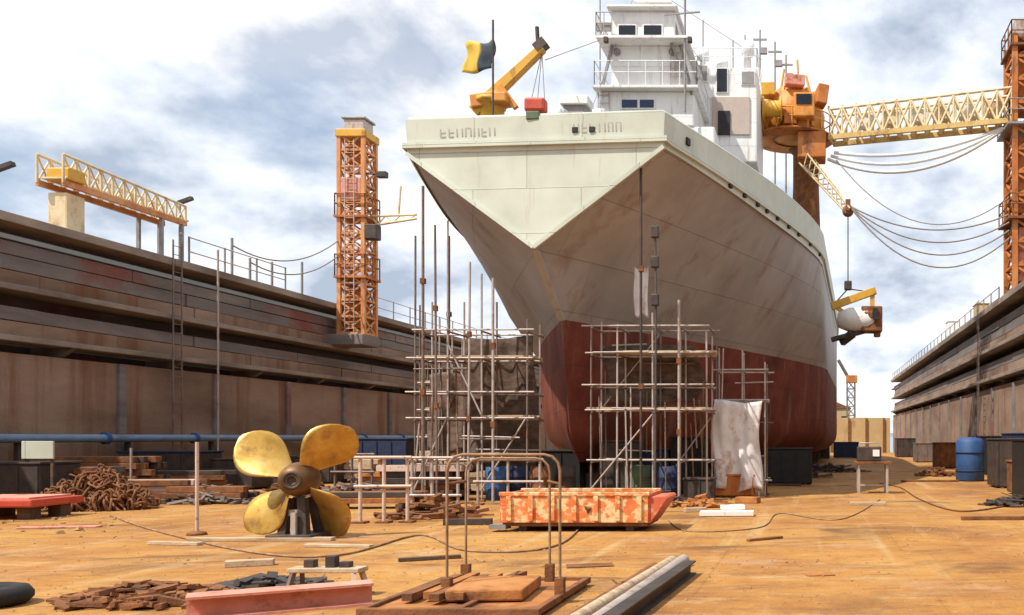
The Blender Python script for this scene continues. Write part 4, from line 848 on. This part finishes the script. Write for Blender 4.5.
for y in (8.42, 10.28): MB().box(((tx0 + tx1) / 2, y, 0.065), (tx1 - tx0 + 0.08, 0.07, 0.07)).build('tray_side', 'rust', t, 0.01)
for x in (tx0, tx1, (tx0 * 0.45 + tx1 * 0.55)): MB().box((x, 9.35, 0.065), (0.07, 1.78, 0.07)).build('tray_side', 'rust', t, 0.01)
for x, y, x2 in ((xa, DA, 0), (xb, DA, 0), (f(466, DB_), DB_, 0), (f(548, DB_) + 0.02, DB_, 0)): MB().box((x, y, 0.16), (0.09, 0.09, 0.20)).build('socket', 'rust', t)
for i in range(5): MB().box((tx0 + 0.25 + i * 0.16, 9.45 + 0.1 * math.sin(i * 2), 0.13 + 0.005 * i), (0.10, 1.3, 0.07), (0, 0, 0.12 * math.sin(i * 3))).build('flat_bar', 'rust_orange' if i % 2 else 'rust', t)
MB().box((f(492, 9.2), 9.3, 0.14), (0.75, 0.9, 0.12), (0, 0, 0.1)).build('rusted_box', 'rust_orange', t, 0.02)

# pipes in the foreground right of the stand
ends = ((G(684, 566), G(622, 612), 0.075, 'galv', 'pale grey steel pipe lying in the right foreground'), (G(672, 566), G(600, 612), 0.065, 'timber', 'thin tan pole lying against the grey pipe in the foreground'), (G(655, 572), G(585, 618), 0.06, 'rust', 'rusty pipe leftmost of those lying in the foreground'))
for i, (a, b, r, m, lab) in enumerate(ends):
    d = (a - b).normalized(); b = b - d * 1.2; a.z = b.z = r + 0.005
    sd = Vector((d.y, -d.x, 0)); n = 14
    mb = MB().tube([a, b], r, n, False); mb.tube([a, b], r * 0.78, n, False)
    for e_ in (a, b):
        ri = [e_ + (sd * math.cos(k * 2 * math.pi / n) + Vector((0, 0, math.sin(k * 2 * math.pi / n)))) * q for q in (r, r * 0.78) for k in range(n)]; mb.add(ri, [(k, (k + 1) % n, n + (k + 1) % n, n + k) for k in range(n)])
    o = mb.build('steel_pipe' if i != 1 else 'wooden_pole', m); tag(o, lab, 'pipe' if i != 1 else 'pole')
a, b = G(690, 574), G(640, 612); d = (a - b).normalized(); b = b - d * 1.0; up = Vector((0, 0, 1))
mb = MB(); 
for h_, wd_, th_ in ((0.012, 0.15, 0.02), (0.16, 0.15, 0.02), (0.086, 0.018, 0.13)): mb.bar(a + up * h_, b + up * h_, wd_, th_)
o = mb.build('steel_beam', 'dark_steel'); tag(o, 'dark steel I-beam rightmost of the lengths lying in the foreground', 'beam')

# bottom left foreground
p = G(6, 606); mb = MB().lathe((p.x - 0.25, p.y, 0.0), [(0.22, 0.03), (0.28, 0.0), (0.37, 0.02), (0.41, 0.07), (0.41, 0.12), (0.37, 0.18), (0.28, 0.20), (0.22, 0.17), (0.22, 0.03)], n=28); o = mb.build('tyre', 'black_rubber'); tag(o, 'black tyre lying in the bottom left corner', 'tyre')
a, b = G(212, 617), G(372, 603); a.z = b.z = 0.0
mb = MB(); d = (b - a).normalized()
for h_, wd_, th_ in ((0.012, 0.30, 0.024), (0.21, 0.30, 0.024), (0.11, 0.022, 0.18)): mb.bar(a - d * 0.2 + up * h_, b + up * h_, wd_, th_)
o = mb.build('steel_girder', 'salmon'); tag(o, 'salmon red primed girder lying at the bottom left foreground', 'girder')
p = G(128, 605); rnd = random.Random(21); t_ = MB()
for i in range(170):
    a_ = rnd.uniform(0, 6.28); rr_ = rnd.uniform(0, 1) ** 0.6; x = p.x + math.cos(a_) * rr_ * 0.85; y = p.y + 0.25 + math.sin(a_) * rr_ * 0.55
    t_.box((x, y, 0.03 + 0.17 * (1 - rr_) * rnd.uniform(0.2, 1)), (rnd.uniform(.06, .38), rnd.uniform(.03, .12), rnd.uniform(.015, .06)), (rnd.uniform(-.25, .25), rnd.uniform(-.25, .25), rnd.uniform(0, 3.1)))
o = t_.build('scrap_heap', 'rust'); stuff(o); o['label'] = 'low heap of rusty scrap at the bottom left'; o['category'] = 'scrap'
# small work bench
p = G(320, 598); t = thing('work_bench', (p.x, p.y, 0), 'small low trestle with clamps behind the salmon girder', 'trestle')
w2 = 0.36
for sx in (-1, 1):
    for sy in (-1, 1): MB().bar((p.x + sx * w2, p.y + sy * 0.16 + 0.15, 0), (p.x + sx * (w2 - 0.04), p.y + sy * 0.08 + 0.15, 0.26), 0.045, 0.045).build('leg', 'galv_dark' if sx < 0 else 'pink_primer', t)
MB().box((p.x, p.y + 0.15, 0.28), (2 * w2 + 0.05, 0.22, 0.05)).build('top', 'timber', t, 0.01)
for x, h_ in ((-0.18, 0.08), (0.05, 0.12), (0.2, 0.06)): MB().box((p.x + x, p.y + 0.15, 0.305 + h_ / 2), (0.10, 0.10, h_)).build('clamp', 'dark_steel', t)
MB().box((p.x, p.y + 0.15, 0.10), (2 * w2 - 0.05, 0.04, 0.05)).build('stretcher', 'rust', t)

# ------------------------------------------------------------------ pipe barriers between propeller and scaffold
def barrier(label, pxs, ybase, ytop, m='pink_primer', rails=(0.98, 0.55), yaw=0.0, nm='pipe_barrier'):
    D_ = 1530 / (ybase - PY); xs = [f(q, D_) for q in pxs]; zt = z_(ytop, D_); c = Vector((sum(xs) / len(xs), D_, 0))
    t = thing(nm, c, label, 'barrier', 'pipe barriers around the bow'); k = math.tan(yaw)
    g = lambda x: D_ + (x - c.x) * k
    for x in xs: MB().tube([(x, g(x), 0.03), (x, g(x), zt)], 0.036, 7).build('post', m, t); MB().box((x, g(x), 0.02), (0.25, 0.25, 0.04)).build('foot', 'rust', t)
    for q in rails: MB().tube([(xs[0] - 0.1, g(xs[0]) - 0.05, zt * q), (xs[-1] + 0.1, g(xs[-1]) - 0.05, zt * q)], 0.032, 7).build('rail', m, t)
barrier('pale pink pipe barrier just right of the propeller', (362, 384, 406), 523, 456, yaw=0.15)
barrier('brownish pipe barrier between the pink barrier and the hoop stand', (412, 432, 458), 512, 456, 'galv', (0.97, 0.6, 0.3))
barrier('pale pipe barrier in front of the left scaffold', (478, 508, 540), 505, 458, 'galv', (0.97, 0.5))
barrier('far pipe barrier behind the propeller by the wall', (335, 352, 372), 496, 452, 'galv_dark', (0.95, 0.55))
# lone posts at the left
for px_, yb_, yt_, m, lab in ((197, 535, 442, 'pink_primer', 'slender pale post standing alone left of the propeller'), (131, 500, 448, 'galv', 'pale post beside the chain heap at the left')):
    D_ = 1530 / (yb_ - PY); t = thing('marker_post', (f(px_, D_), D_, 0), lab, 'post'); MB().tube([(f(px_, D_), D_, 0.03), (f(px_, D_), D_, z_(yt_, D_))], 0.03, 7).build('shaft', m, t); MB().lathe((f(px_, D_), D_, 0), [(0, 0), (0.16, 0), (0.14, 0.05), (0.04, 0.07), (0, 0.07)], n=12).build('foot', 'rust', t)

# ------------------------------------------------------------------ stores along the left wall
def beams_stack(label, px_, ybase, n, rows, length, m, yaw, size=0.14, nm='steel_section'):
    p = G(px_, ybase); rnd = random.Random(int(px_)); t = thing('section_stack', p, label, 'stack'); Rm = Matrix.Rotation(yaw, 3, 'Z')
    for s_ in (-0.35, 0.35): a = Rm @ Vector((length * s_, 0, 0.06)); MB().box(p + a, (0.14, n * size * 1.15 + 0.2, 0.12), (0, 0, yaw)).build('bearer', 'timber_dark', t)
    for r_ in range(rows):
        for i in range(n - (r_ % 2)):
            y = (i - (n - 1) / 2 + 0.5 * (r_ % 2)) * size * 1.12; z = 0.13 + size * 0.5 + r_ * size * 1.02; ln = length * rnd.uniform(0.8, 1.05)
            MB().box(p + Rm @ Vector((rnd.uniform(-.15, .15), y, z)), (ln, size, size * 0.98), (0, 0, yaw + rnd.uniform(-.02, .02))).build(nm, rnd.choice((m, 'rust', 'dark_steel')) if m != 'timber' else 'timber', t, 0.01)
beams_stack('stack of brown steel sections at the foot of the left wall', 175, 494, 5, 4, 3.0, 'rust', 0.25)
beams_stack('stack of grey steel lengths left of the propeller by the wall', 232, 488, 4, 3, 2.6, 'galv_dark', 0.1, 0.16)
beams_stack('stack of weathered timbers beyond the propeller', 335, 482, 5, 4, 3.4, 'timber', 0.0, 0.18, 'timber_beam')
beams_stack('stack of rusty beams behind the pale pink barrier', 400, 490, 5, 3, 2.6, 'rust_orange', -0.1, 0.15)
beams_stack('stack of dark sections behind the red slab at far left', 46, 505, 6, 5, 3.0, 'dark_steel', 0.3, 0.16)
beams_stack('rack of pink brown pipes nearest the blue pipe', 150, 502, 5, 3, 2.4, 'pink_primer', 0.12, 0.15)
beams_stack('low stack of brown bars left of the slender post', 205, 503, 4, 2, 2.2, 'rust', 0.05, 0.15)
beams_stack('stack of pinkish sections between the two pipe barriers', 425, 500, 5, 5, 2.2, 'pink_primer', 0.05, 0.16)
beams_stack('tall stack of brown baulks under the left scaffold', 470, 494, 5, 6, 2.4, 'timber', 0.0, 0.19, 'timber_beam')
beams_stack('pile of rusty bars right of the propeller on the floor', 372, 508, 5, 2, 2.2, 'rust_orange', 0.1, 0.13)
beams_stack('stack of dark lengths under the blue pipe at the far left', 92, 499, 6, 6, 3.2, 'rust', 0.1, 0.17)
# anchor chain heap
def chain_heap(label, px_, ybase, n, rad):
    p = G(px_, ybase); rnd = random.Random(5); mb = MB()
    for i in range(n):
        a_ = rnd.uniform(0, 6.28); rr_ = rnd.random() ** 0.6; x = rad * rr_ * math.cos(a_); y = rad * 0.7 * rr_ * math.sin(a_); z = 0.06 + (1 - rr_ ** 1.3) * rnd.uniform(0.1, 1.0) * 0.95
        Rm = Euler((rnd.uniform(0, 3), rnd.uniform(0, 3), rnd.uniform(0, 3))).to_matrix(); m_ = 10; pts = []
        for k in range(m_ + 1):
            q_ = 2 * math.pi * k / m_; pts.append(p + Vector((x, y, z)) + Rm @ Vector((0.13 * math.cos(q_) + (0.05 if math.cos(q_) > 0 else -0.05), 0.08 * math.sin(q_), 0)))
        mb.tube(pts, 0.027, 5, False)
    for v in mb.v: v.z = max(v.z, 0.004)
    o = mb.build('anchor_chain', 'rust'); tag(o, label, 'chain')
chain_heap('heap of rusty anchor chain on the floor at the left', 96, 509, 380, 1.25)
# red slab on blocks
D_ = 18.6; p = Vector((f(-2, D_), D_, 0)); t = thing('red_hatch_cover', p, 'flat red steel hatch cover lying on blocks at the left edge', 'hatch cover')
MB().box((p.x, D_ + 0.4, 0.34), (1.7, 1.5, 0.16), (0, 0, 0.10)).build('panel', 'red', t, 0.03); MB().box((p.x, D_ + 0.4, 0.435), (1.4, 1.2, 0.05), (0, 0, 0.10)).build('coaming', 'salmon', t, 0.01)
for sx in (-0.6, 0.6):
    for sy in (-0.35, 0.4): MB().box((p.x + sx, D_ + 0.4 + sy, 0.13), (0.25, 0.3, 0.26), (0, 0, 0.1)).build('block', 'timber_dark', t)
# machines, drums, boxes
def drum(px_, ybase, m, label, h=0.9, r=0.29):
    p = G(px_, ybase); t = thing('oil_drum', p, label, 'drum', 'drums')
    MB().lathe(p, [(0, 0), (r, 0), (r, h * 0.31), (r * 1.04, h * 0.33), (r, h * 0.35), (r, h * 0.64), (r * 1.04, h * 0.66), (r, h * 0.68), (r, h), (r - 0.02, h), (r - 0.02, h - 0.02), (0, h - 0.02)], n=18).build('body', m, t)
    MB().lathe(p + Vector((r * 0.5, 0, h - 0.02)), [(0, 0), (0.035, 0), (0.035, 0.03), (0, 0.03)], n=8).build('bung', 'dark_steel', t)
for a in ((497, 500, 'blue', 'blue oil drum left of the red stem'), (518, 498, 'navy', 'dark navy drum behind the blue drum'), (541, 499, 'rust', 'rusty drum nearest the stem'), (58, 500, 'rust', 'brown drum behind the anchor chain at the left'), (14, 507, 'red', 'red drum at the far left by the dark sections'), (668, 499, 'navy', 'navy drum below the right scaffold'), (640, 497, 'green_paint', 'green drum below the right scaffold'), (565, 497, 'dark_steel', 'dark drum before the stem')): drum(*a)
def crate(px_, ybase, w_, d_, h_, m, label, cat='box', nm='equipment_box', yaw=0.0, lid=None):
    p = G(px_, ybase); t = thing(nm, p, label, cat); Rm = Matrix.Rotation(yaw, 3, 'Z')
    MB().box(p + Vector((0, 0, 0.05 + h_ / 2)), (w_, d_, h_), (0, 0, yaw)).build('body', m, t, 0.03)
    MB().box(p + Vector((0, 0, 0.05 + h_ + 0.03)), (w_ + 0.06, d_ + 0.06, 0.06), (0, 0, yaw)).build('lid', lid or m, t, 0.015)
    for s_ in (-1, 1): MB().box(p + Rm @ Vector((s_ * w_ * 0.35, 0, 0.025)), (0.1, d_, 0.05), (0, 0, yaw)).build('runner', 'timber_dark', t)
    k = max(2, int(w_ / 0.5))
    for i in range(k + 1): MB().box(p + Rm @ Vector((-w_ / 2 + w_ * i / k * 0.94 + w_ * 0.03, -d_ / 2 - 0.015, 0.05 + h_ / 2)), (0.06, 0.04, h_ * 0.92), (0, 0, yaw)).build('rib', m, t)
    return t
crate(386, 480, 2.4, 1.6, 1.55, 'navy', 'dark navy steel container between the propeller and the left scaffold', 'container', 'storage_container')
crate(171, 490, 2.5, 1.2, 1.15, 'dark_steel', 'dark equipment container below the pale blue pipe at the left', 'container', 'storage_container', 0.0, 'navy')
crate(519, 489, 1.2, 0.8, 1.75, 'indigo', 'blue cabinet under the hull left of the stem', 'cabinet', 'equipment_cabinet', 0.0, 'white_paint')
crate(300, 483, 3.0, 1.3, 0.9, 'dark_steel', 'long dark steel box by the wall behind the propeller', 'box')
crate(238, 489, 1.6, 1.0, 0.9, 'dark_steel', 'dark generator box left of the propeller by the wall', 'generator', 'generator')
crate(450, 484, 1.8, 1.0, 1.0, 'rust', 'rusty tool box under the left scaffold', 'tool box', 'tool_box')
crate(20, 507, 2.0, 1.2, 1.0, 'dark_steel', 'dark machine housing at the far left by the wall', 'machine', 'machine_housing')
crate(735, 497, 1.1, 0.6, 0.55, 'orange_rust', 'rusty orange box at the foot of the white sheet', 'box')
crate(700, 500, 0.8, 0.5, 0.5, 'dark_steel', 'small dark box left of the white sheet', 'box')
p = P(38, 450, 21.3); t = thing('notice_board', (p.x, p.y, 0), 'small blank cream board standing below the blue pipe at the left', 'board')
MB().box(p, (0.75, 0.05, 0.42)).build('panel', 'hull_cream', t, 0.01)
for s_ in (-0.3, 0.3): MB().box((p.x + s_, p.y + 0.05, p.z / 2), (0.06, 0.05, p.z)).build('leg', 'timber_dark', t)
# white plank and bits below the sheet
p = G(727, 516); o = MB().box((p.x, p.y, 0.06), (1.15, 0.35, 0.10), (0, 0, R(3))); o.box((p.x + 0.1, p.y + 0.25, 0.17), (0.5, 0.25, 0.10), (0, 0, R(20))); o = o.build('foam_board', 'white_paint', None, 0.01); tag(o, 'white board lying on the floor before the white sheet', 'board')
p = G(695, 512); o = MB().box((p.x, p.y, 0.05), (0.5, 0.2, 0.1), (0, 0, 0.4)).build('timber_block', 'timber', None, 0.01); tag(o, 'short timber block left of the white board', 'block')
p = G(748, 503); o = MB().box((p.x, p.y, 0.08), (0.6, 0.3, 0.16), (0, 0, -0.3)).build('timber_block', 'rust_orange', None, 0.02); tag(o, 'rusty block right of the white board by the scaffold foot', 'block')

# ------------------------------------------------------------------ right hand side of the dock floor
p = G(873, 494); t = thing('welding_table', p, 'steel work table carrying a dark machine right of the ship', 'table')
for sx in (-0.42, 0.42):
    for sy in (0, 0.7): MB().box((p.x + sx, p.y + sy, 0.45), (0.07, 0.07, 0.9)).build('leg', 'galv', t)
MB().box((p.x, p.y + 0.35, 0.93), (1.1, 0.9, 0.07)).build('top', 'rust', t, 0.01); MB().box((p.x, p.y + 0.35, 0.25), (0.84, 0.05, 0.05)).build('stretcher', 'galv', t)
m_o = thing('welding_machine', (p.x, p.y + 0.35, 0.965), 'dark welding machine on the steel work table', 'machine')
MB().box((p.x - 0.1, p.y + 0.35, 1.19), (0.72, 0.5, 0.44)).build('case', 'dark_steel', m_o, 0.03); MB().tube([(p.x - 0.4, p.y + 0.35, 1.41), (p.x - 0.4, p.y + 0.35, 1.52), (p.x + 0.2, p.y + 0.35, 1.52), (p.x + 0.2, p.y + 0.35, 1.41)], 0.02, 6).build('handle', 'galv', m_o)
MB().box((p.x + 0.1, p.y + 0.09, 1.22), (0.2, 0.03, 0.2)).build('panel', 'white_paint', m_o)
p = G(970, 481); t = thing('blue_tank', p, 'tall blue steel tank standing by the right wall', 'tank')
MB().lathe(p, [(0, 0), (0.5, 0), (0.55, 0.06), (0.55, 1.5), (0.42, 1.66), (0, 1.7)], n=20).build('shell', 'blue', t); MB().tube([p + Vector((0.2, 0, 1.66)), p + Vector((0.2, 0, 1.85))], 0.06, 8).build('neck', 'dark_steel', t)
for z in (0.4, 1.1): MB().lathe(p + Vector((0, 0, z)), [(0.55, -0.03), (0.575, -0.03), (0.575, 0.03), (0.55, 0.03)], n=20).build('hoop', 'navy', t)
crate(1012, 487, 1.4, 1.6, 1.55, 'dark_steel', 'near black steel container at the right edge', 'container', 'storage_container')
crate(1040, 500, 1.2, 1.5, 1.55, 'black_paint', 'black bin cut off by the right edge of the picture', 'bin', 'steel_bin')
crate(948, 468, 1.5, 1.6, 1.3, 'rust', 'brown steel box beyond the blue tank', 'box')
crate(925, 462, 1.4, 2.2, 1.2, 'galv_dark', 'grey brown box far along the right wall', 'box')
crate(905, 457, 1.6, 2.0, 1.5, 'dark_steel', 'dark box farthest along the right wall', 'box')
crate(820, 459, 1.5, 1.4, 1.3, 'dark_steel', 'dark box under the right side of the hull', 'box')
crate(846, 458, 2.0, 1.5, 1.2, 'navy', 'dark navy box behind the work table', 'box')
crate(990, 474, 1.3, 2.0, 1.65, 'black_paint', 'black container right behind the blue tank', 'container', 'storage_container')
crate(1022, 480, 1.2, 2.0, 1.75, 'navy', 'dark navy container behind the near black one at the right edge', 'container', 'storage_container')
crate(1035, 494, 1.5, 0.9, 0.9, 'rust', 'low rusty bin before the near black container at right', 'bin', 'steel_bin')
crate(622, 494, 1.1, 1.0, 1.5, 'dark_steel', 'tall dark cabinet added to darken the space behind the left bay of the right scaffold', 'cabinet', 'equipment_cabinet')  # three dark cabinets added to deepen the shade under the hull
crate(655, 493, 1.0, 1.0, 1.25, 'navy', 'navy cabinet added to darken the space behind the middle of the right scaffold', 'cabinet', 'equipment_cabinet')
crate(690, 493, 1.0, 1.0, 1.6, 'black_paint', 'black cabinet added to darken the space behind the right bay of the right scaffold', 'cabinet', 'equipment_cabinet')
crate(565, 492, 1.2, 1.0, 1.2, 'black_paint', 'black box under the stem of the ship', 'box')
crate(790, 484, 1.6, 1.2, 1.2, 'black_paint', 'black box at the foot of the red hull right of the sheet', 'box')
for (px_, yb_, ln, m, lab) in ((868, 505, 0.9, 'timber', 'pale plank on the floor in front of the work table'), (780, 486, 1.5, 'timber_dark', 'dark timber lying beside the red hull'), (930, 482, 2.2, 'rust', 'rusty bar lying left of the blue tank'), (1000, 520, 1.6, 'rust', 'rusty bar on the floor near the right edge')):
    p = G(px_, yb_); o = MB().box((p.x, p.y, 0.04), (ln, 0.13, 0.08), (0, 0, 0.05)).build('plank' if 'timber' in m else 'steel_bar', m, None, 0.01); tag(o, lab, 'plank' if 'timber' in m else 'bar')
# dock gate and what stands beyond it
t = thing('dock_gate', (-7, Y1 + 0.8, 0), 'ochre steel dock gate closing the far end', 'gate')
MB().box((-7, Y1 + 1.0, 1.9), (30.4, 1.6, 3.8)).build('gate_leaf', 'ochre_wall', t)
for i in range(16): MB().box((-21 + i * 1.9, Y1 + 0.12, 1.9), (0.22, 0.2, 3.7)).build('stiffener', 'rust', t)
t = thing('far_shed', (4, 150, 2.2), 'small tan shed beyond the dock gate', 'shed')
MB().box((3.0, 150, 4.3), (5.5, 6, 4.2)).build('wall', 'ochre_wall', t); MB().prism([(0, 146.8, 6.4), (6, 146.8, 6.4), (3, 146.8, 7.6)], (0, 0, 0), (0, 6.4, 0)).build('roof', 'rust', t)
for x in (1.3, 3.0, 4.7): MB().box((x, 146.98, 4.6), (0.8, 0.06, 1.0)).build('window', 'glass', t)
t = thing('far_crane', (5.0, 140, 2.2), 'small distant harbour crane right of the hull', 'crane')
lattice(t, (5.6, 140), 1.2, 2.2, 10.5, 1.4, 'galv_dark', 0.1, 0.06); MB().bar((5.6, 140, 10.2), (3.6, 139, 13.6), 0.35, 0.4).build('jib', 'galv_dark', t); MB().box((5.7, 140, 10.7), (1.7, 1.6, 1.1)).build('cab', 'orange_rust', t)

# untidy heaps of offcuts, boards and bars
def heap(px_, py_, rx, ry, h_, n_, m, lab, lmax=0.6, seed=1):
    p = G(px_, py_); rnd = random.Random(seed); mb = MB()
    for i in range(n_):
        a_ = rnd.uniform(0, 6.28); q_ = rnd.random() ** 0.6
        if rnd.random() < 0.3: mb.tube([p + Vector((math.cos(a_) * q_ * rx - 0.2, math.sin(a_) * q_ * ry, 0.03 + h_ * (1 - q_) * rnd.random())), p + Vector((math.cos(a_) * q_ * rx + rnd.uniform(.1, lmax), math.sin(a_) * q_ * ry + rnd.uniform(-.3, .3), 0.03 + h_ * (1 - q_) * rnd.random()))], rnd.uniform(.012, .035), 6)
        else: mb.box(p + Vector((math.cos(a_) * q_ * rx, math.sin(a_) * q_ * ry, 0.03 + h_ * (1 - q_) * rnd.uniform(.2, 1))), (rnd.uniform(.1, lmax), rnd.uniform(.04, .2), rnd.uniform(.02, .10)), (rnd.uniform(-.3, .3), rnd.uniform(-.3, .3), rnd.uniform(0, 3.1)))
    for v in mb.v: v.z = max(v.z, 0.003)
    o = mb.build('scrap_heap', m); stuff(o); o['label'] = lab; o['category'] = 'scrap'
heap(432, 517, 1.0, 0.6, 0.45, 90, 'rust', 'heap of brown offcuts before the left scaffold', 0.7, 31)
heap(215, 503, 1.0, 0.6, 0.5, 80, 'galv_dark', 'heap of grey brown offcuts by the left wall', 0.8, 32)
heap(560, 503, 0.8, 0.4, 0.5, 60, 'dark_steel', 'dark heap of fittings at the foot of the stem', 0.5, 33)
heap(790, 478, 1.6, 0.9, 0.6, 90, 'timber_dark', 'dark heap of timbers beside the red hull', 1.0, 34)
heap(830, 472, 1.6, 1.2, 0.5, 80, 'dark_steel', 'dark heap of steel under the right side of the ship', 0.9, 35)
heap(700, 507, 0.7, 0.35, 0.3, 60, 'rust_orange', 'orange brown rubbish at the foot of the white sheet', 0.4, 36)
heap(935, 476, 0.9, 0.8, 0.5, 70, 'rust', 'brown heap left of the blue tank', 0.7, 37)
heap(355, 497, 1.3, 0.6, 0.5, 90, 'galv_dark', 'grey brown heap behind the propeller', 0.9, 38)
heap(300, 494, 1.2, 0.6, 0.5, 70, 'rust', 'rusty heap directly behind the propeller', 0.8, 39)
heap(1012, 506, 0.7, 0.5, 0.35, 50, 'dark_steel', 'dark rubbish at the right edge by the bins', 0.6, 40)
heap(270, 590, 0.55, 0.25, 0.14, 60, 'dark_steel', 'dark scraps lying behind the salmon girder', 0.3, 41)
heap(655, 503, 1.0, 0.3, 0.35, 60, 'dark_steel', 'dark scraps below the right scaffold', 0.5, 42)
# hoses and cables lying about
def hose(pts, r_, m, lab, cat='hose'):
    pts = [G(*p) for p in pts]; out_ = []
    for i in range(len(pts) - 1):
        p0, p1, p2, p3 = pts[max(i - 1, 0)], pts[i], pts[i + 1], pts[min(i + 2, len(pts) - 1)]
        for k in range(10):
            u = k / 10; out_.append(0.5 * ((2 * p1) + (p2 - p0) * u + (2 * p0 - 5 * p1 + 4 * p2 - p3) * u * u + (3 * p1 - p0 - 3 * p2 + p3) * u ** 3) + Vector((0, 0, r_ + 0.003)))
    out_.append(pts[-1] + Vector((0, 0, r_ + 0.003))); o = MB().tube(out_, r_, 7).build(cat, m); tag(o, lab, cat)
hose(((590, 512), (560, 545), (470, 552), (420, 536), (340, 556), (250, 553), (150, 530), (110, 516)), 0.016, 'stand_brown', 'dusty brown hose snaking from the skip past the propeller to the left')
hose(((880, 500), (840, 520), (780, 514), (760, 528), (690, 532), (668, 521)), 0.012, 'stand_brown', 'thin brown cable running from the work table towards the skip', 'cable')
hose(((1010, 506), (960, 512), (920, 500), (900, 488), (880, 484)), 0.02, 'rust', 'brown hose lying from the right edge to the work table')
def offcut(px_, py_, sx, sy, sz, rz, m, nm, lab, cat):
    p = G(px_, py_); o = MB().box((p.x, p.y, sz / 2 + 0.003), (sx, sy, sz), (0, 0, rz)).build(nm, m, None, 0.006); tag(o, lab, cat)
offcut(60, 528, 1.3, 0.22, 0.03, 0.2, 'salmon', 'steel_plate', 'narrow pink steel plate before the red hatch cover', 'plate')
offcut(175, 545, 0.9, 0.12, 0.05, -0.15, 'timber', 'plank', 'short plank left of the long plank by the propeller', 'plank')
offcut(430, 560, 0.8, 0.10, 0.05, 0.5, 'timber_dark', 'plank', 'dark plank offcut behind the hoop stand', 'plank')
offcut(590, 566, 0.6, 0.3, 0.015, 0.3, 'rust', 'steel_plate', 'small rusty plate right of the hoop stand', 'plate')
offcut(765, 540, 0.7, 0.08, 0.04, 0.7, 'rust', 'steel_bar', 'short rusty bar on the open floor right of the skip', 'bar')
offcut(820, 575, 0.35, 0.2, 0.012, 0.2, 'rust_orange', 'steel_plate', 'small flat rust plate on the open floor at right', 'plate')
offcut(250, 566, 0.55, 0.16, 0.08, 0.4, 'timber', 'timber_block', 'timber block before the propeller plank', 'block')
offcut(468, 525, 0.9, 0.14, 0.12, 0.1, 'dark_steel', 'steel_bar', 'dark square bar left of the skip', 'bar')
# ladders on the walls and towers
def ladder(par, x, y, z0, z1, nrm, m, wd=0.42):
    n_ = Vector(nrm); sd_ = Vector((-n_.y, n_.x, 0)) * wd / 2; mb = MB(); c_ = Vector((x, y, 0))
    for k in (-1, 1): mb.bar(c_ + sd_ * k + Vector((0, 0, z0)), c_ + sd_ * k + Vector((0, 0, z1)), 0.05, 0.03)
    z = z0 + 0.2
    while z < z1: mb.tube([c_ - sd_ + Vector((0, 0, z)), c_ + sd_ + Vector((0, 0, z))], 0.014, 5); z += 0.3
    return mb.build('ladder', m, par)
for (x, y, nx_, lab) in ((XL + 0.5, 31.2, 1, 'steel ladder climbing the left wall near the tall pale pole'), (XR - 0.5, 45.0, -1, 'steel ladder climbing the right wall')):
    t = thing('wall_ladder', (x, y, 0), lab, 'ladder'); ladder(t, x, y, 0, ZT + 0.6, (nx_, 0, 0), 'galv_dark')
for o in list(bpy.data.objects):
    if o.name.startswith('tower_crane') and o.parent is None:
        lx, ly_ = o.location.x, o.location.y; ladder(o, lx, ly_ - (0.74 if lx < 0 else 1.05), 6.5 if lx < 0 else 8.2, 15.4 if lx < 0 else 19.0, (0, -1, 0), 'orange_rust' if lx > 0 else 'galv')
ladder(sup, -8.1, DS - 0.06, 13.7, 14.9, (0, -1, 0), 'galv'); ladder(bh, -5.35, DS + 0.12, 15.1, 16.8, (0, -1, 0), 'galv')
for px_ in (617, 672): MB().lathe(P(px_, 52, DS + 0.15), [(0, -0.06), (0.13, -0.06), (0.13, 0.05), (0, 0.05)], 'Y', 14).build('porthole', 'grey_steel', bh)
for px_ in (606, 690): MB().box(P(px_, 40, DS - 0.55), (0.16, 0.2, 0.2)).build('lamp', 'dark_steel', wh, 0.02)

# ------------------------------------------------------------------ loose crumbs on the dock floor
rnd = random.Random(77); mb = MB()
def crumb(x, y, s):
    mb.box((x, y, s * 0.18), (s, s * rnd.uniform(.5, 1), s * rnd.uniform(.25, .5)), (rnd.uniform(-.3, .3), rnd.uniform(-.3, .3), rnd.uniform(0, 3)), 0.7)
for i in range(5200):
    y = 6.5 + 26 * rnd.random() ** 1.6; x = rnd.uniform(max(-21, -0.95 * y), min(7.6, 0.26 * y)); crumb(x, y, 0.008 + 0.03 * rnd.random() ** 4)
for i in range(26):
    cx_, cy_ = rnd.uniform(-12, 4), rnd.uniform(8, 24)
    for k in range(40): crumb(cx_ + rnd.gauss(0, .5), cy_ + rnd.gauss(0, .25), 0.01 + 0.035 * rnd.random() ** 3)
for i in range(700): y = rnd.uniform(15, 34); crumb(rnd.uniform(-21.5, max(-21.4, -0.80 * y + 0.5)), y, 0.03 + 0.10 * rnd.random() ** 2)
o = mb.build('rust_scale', 'gravel'); stuff(o); o['label'] = 'rust flakes and grit strewn over the dock floor'; o['category'] = 'grit'
for o in bpy.data.objects:
    if '_w' in o: del o['_w']
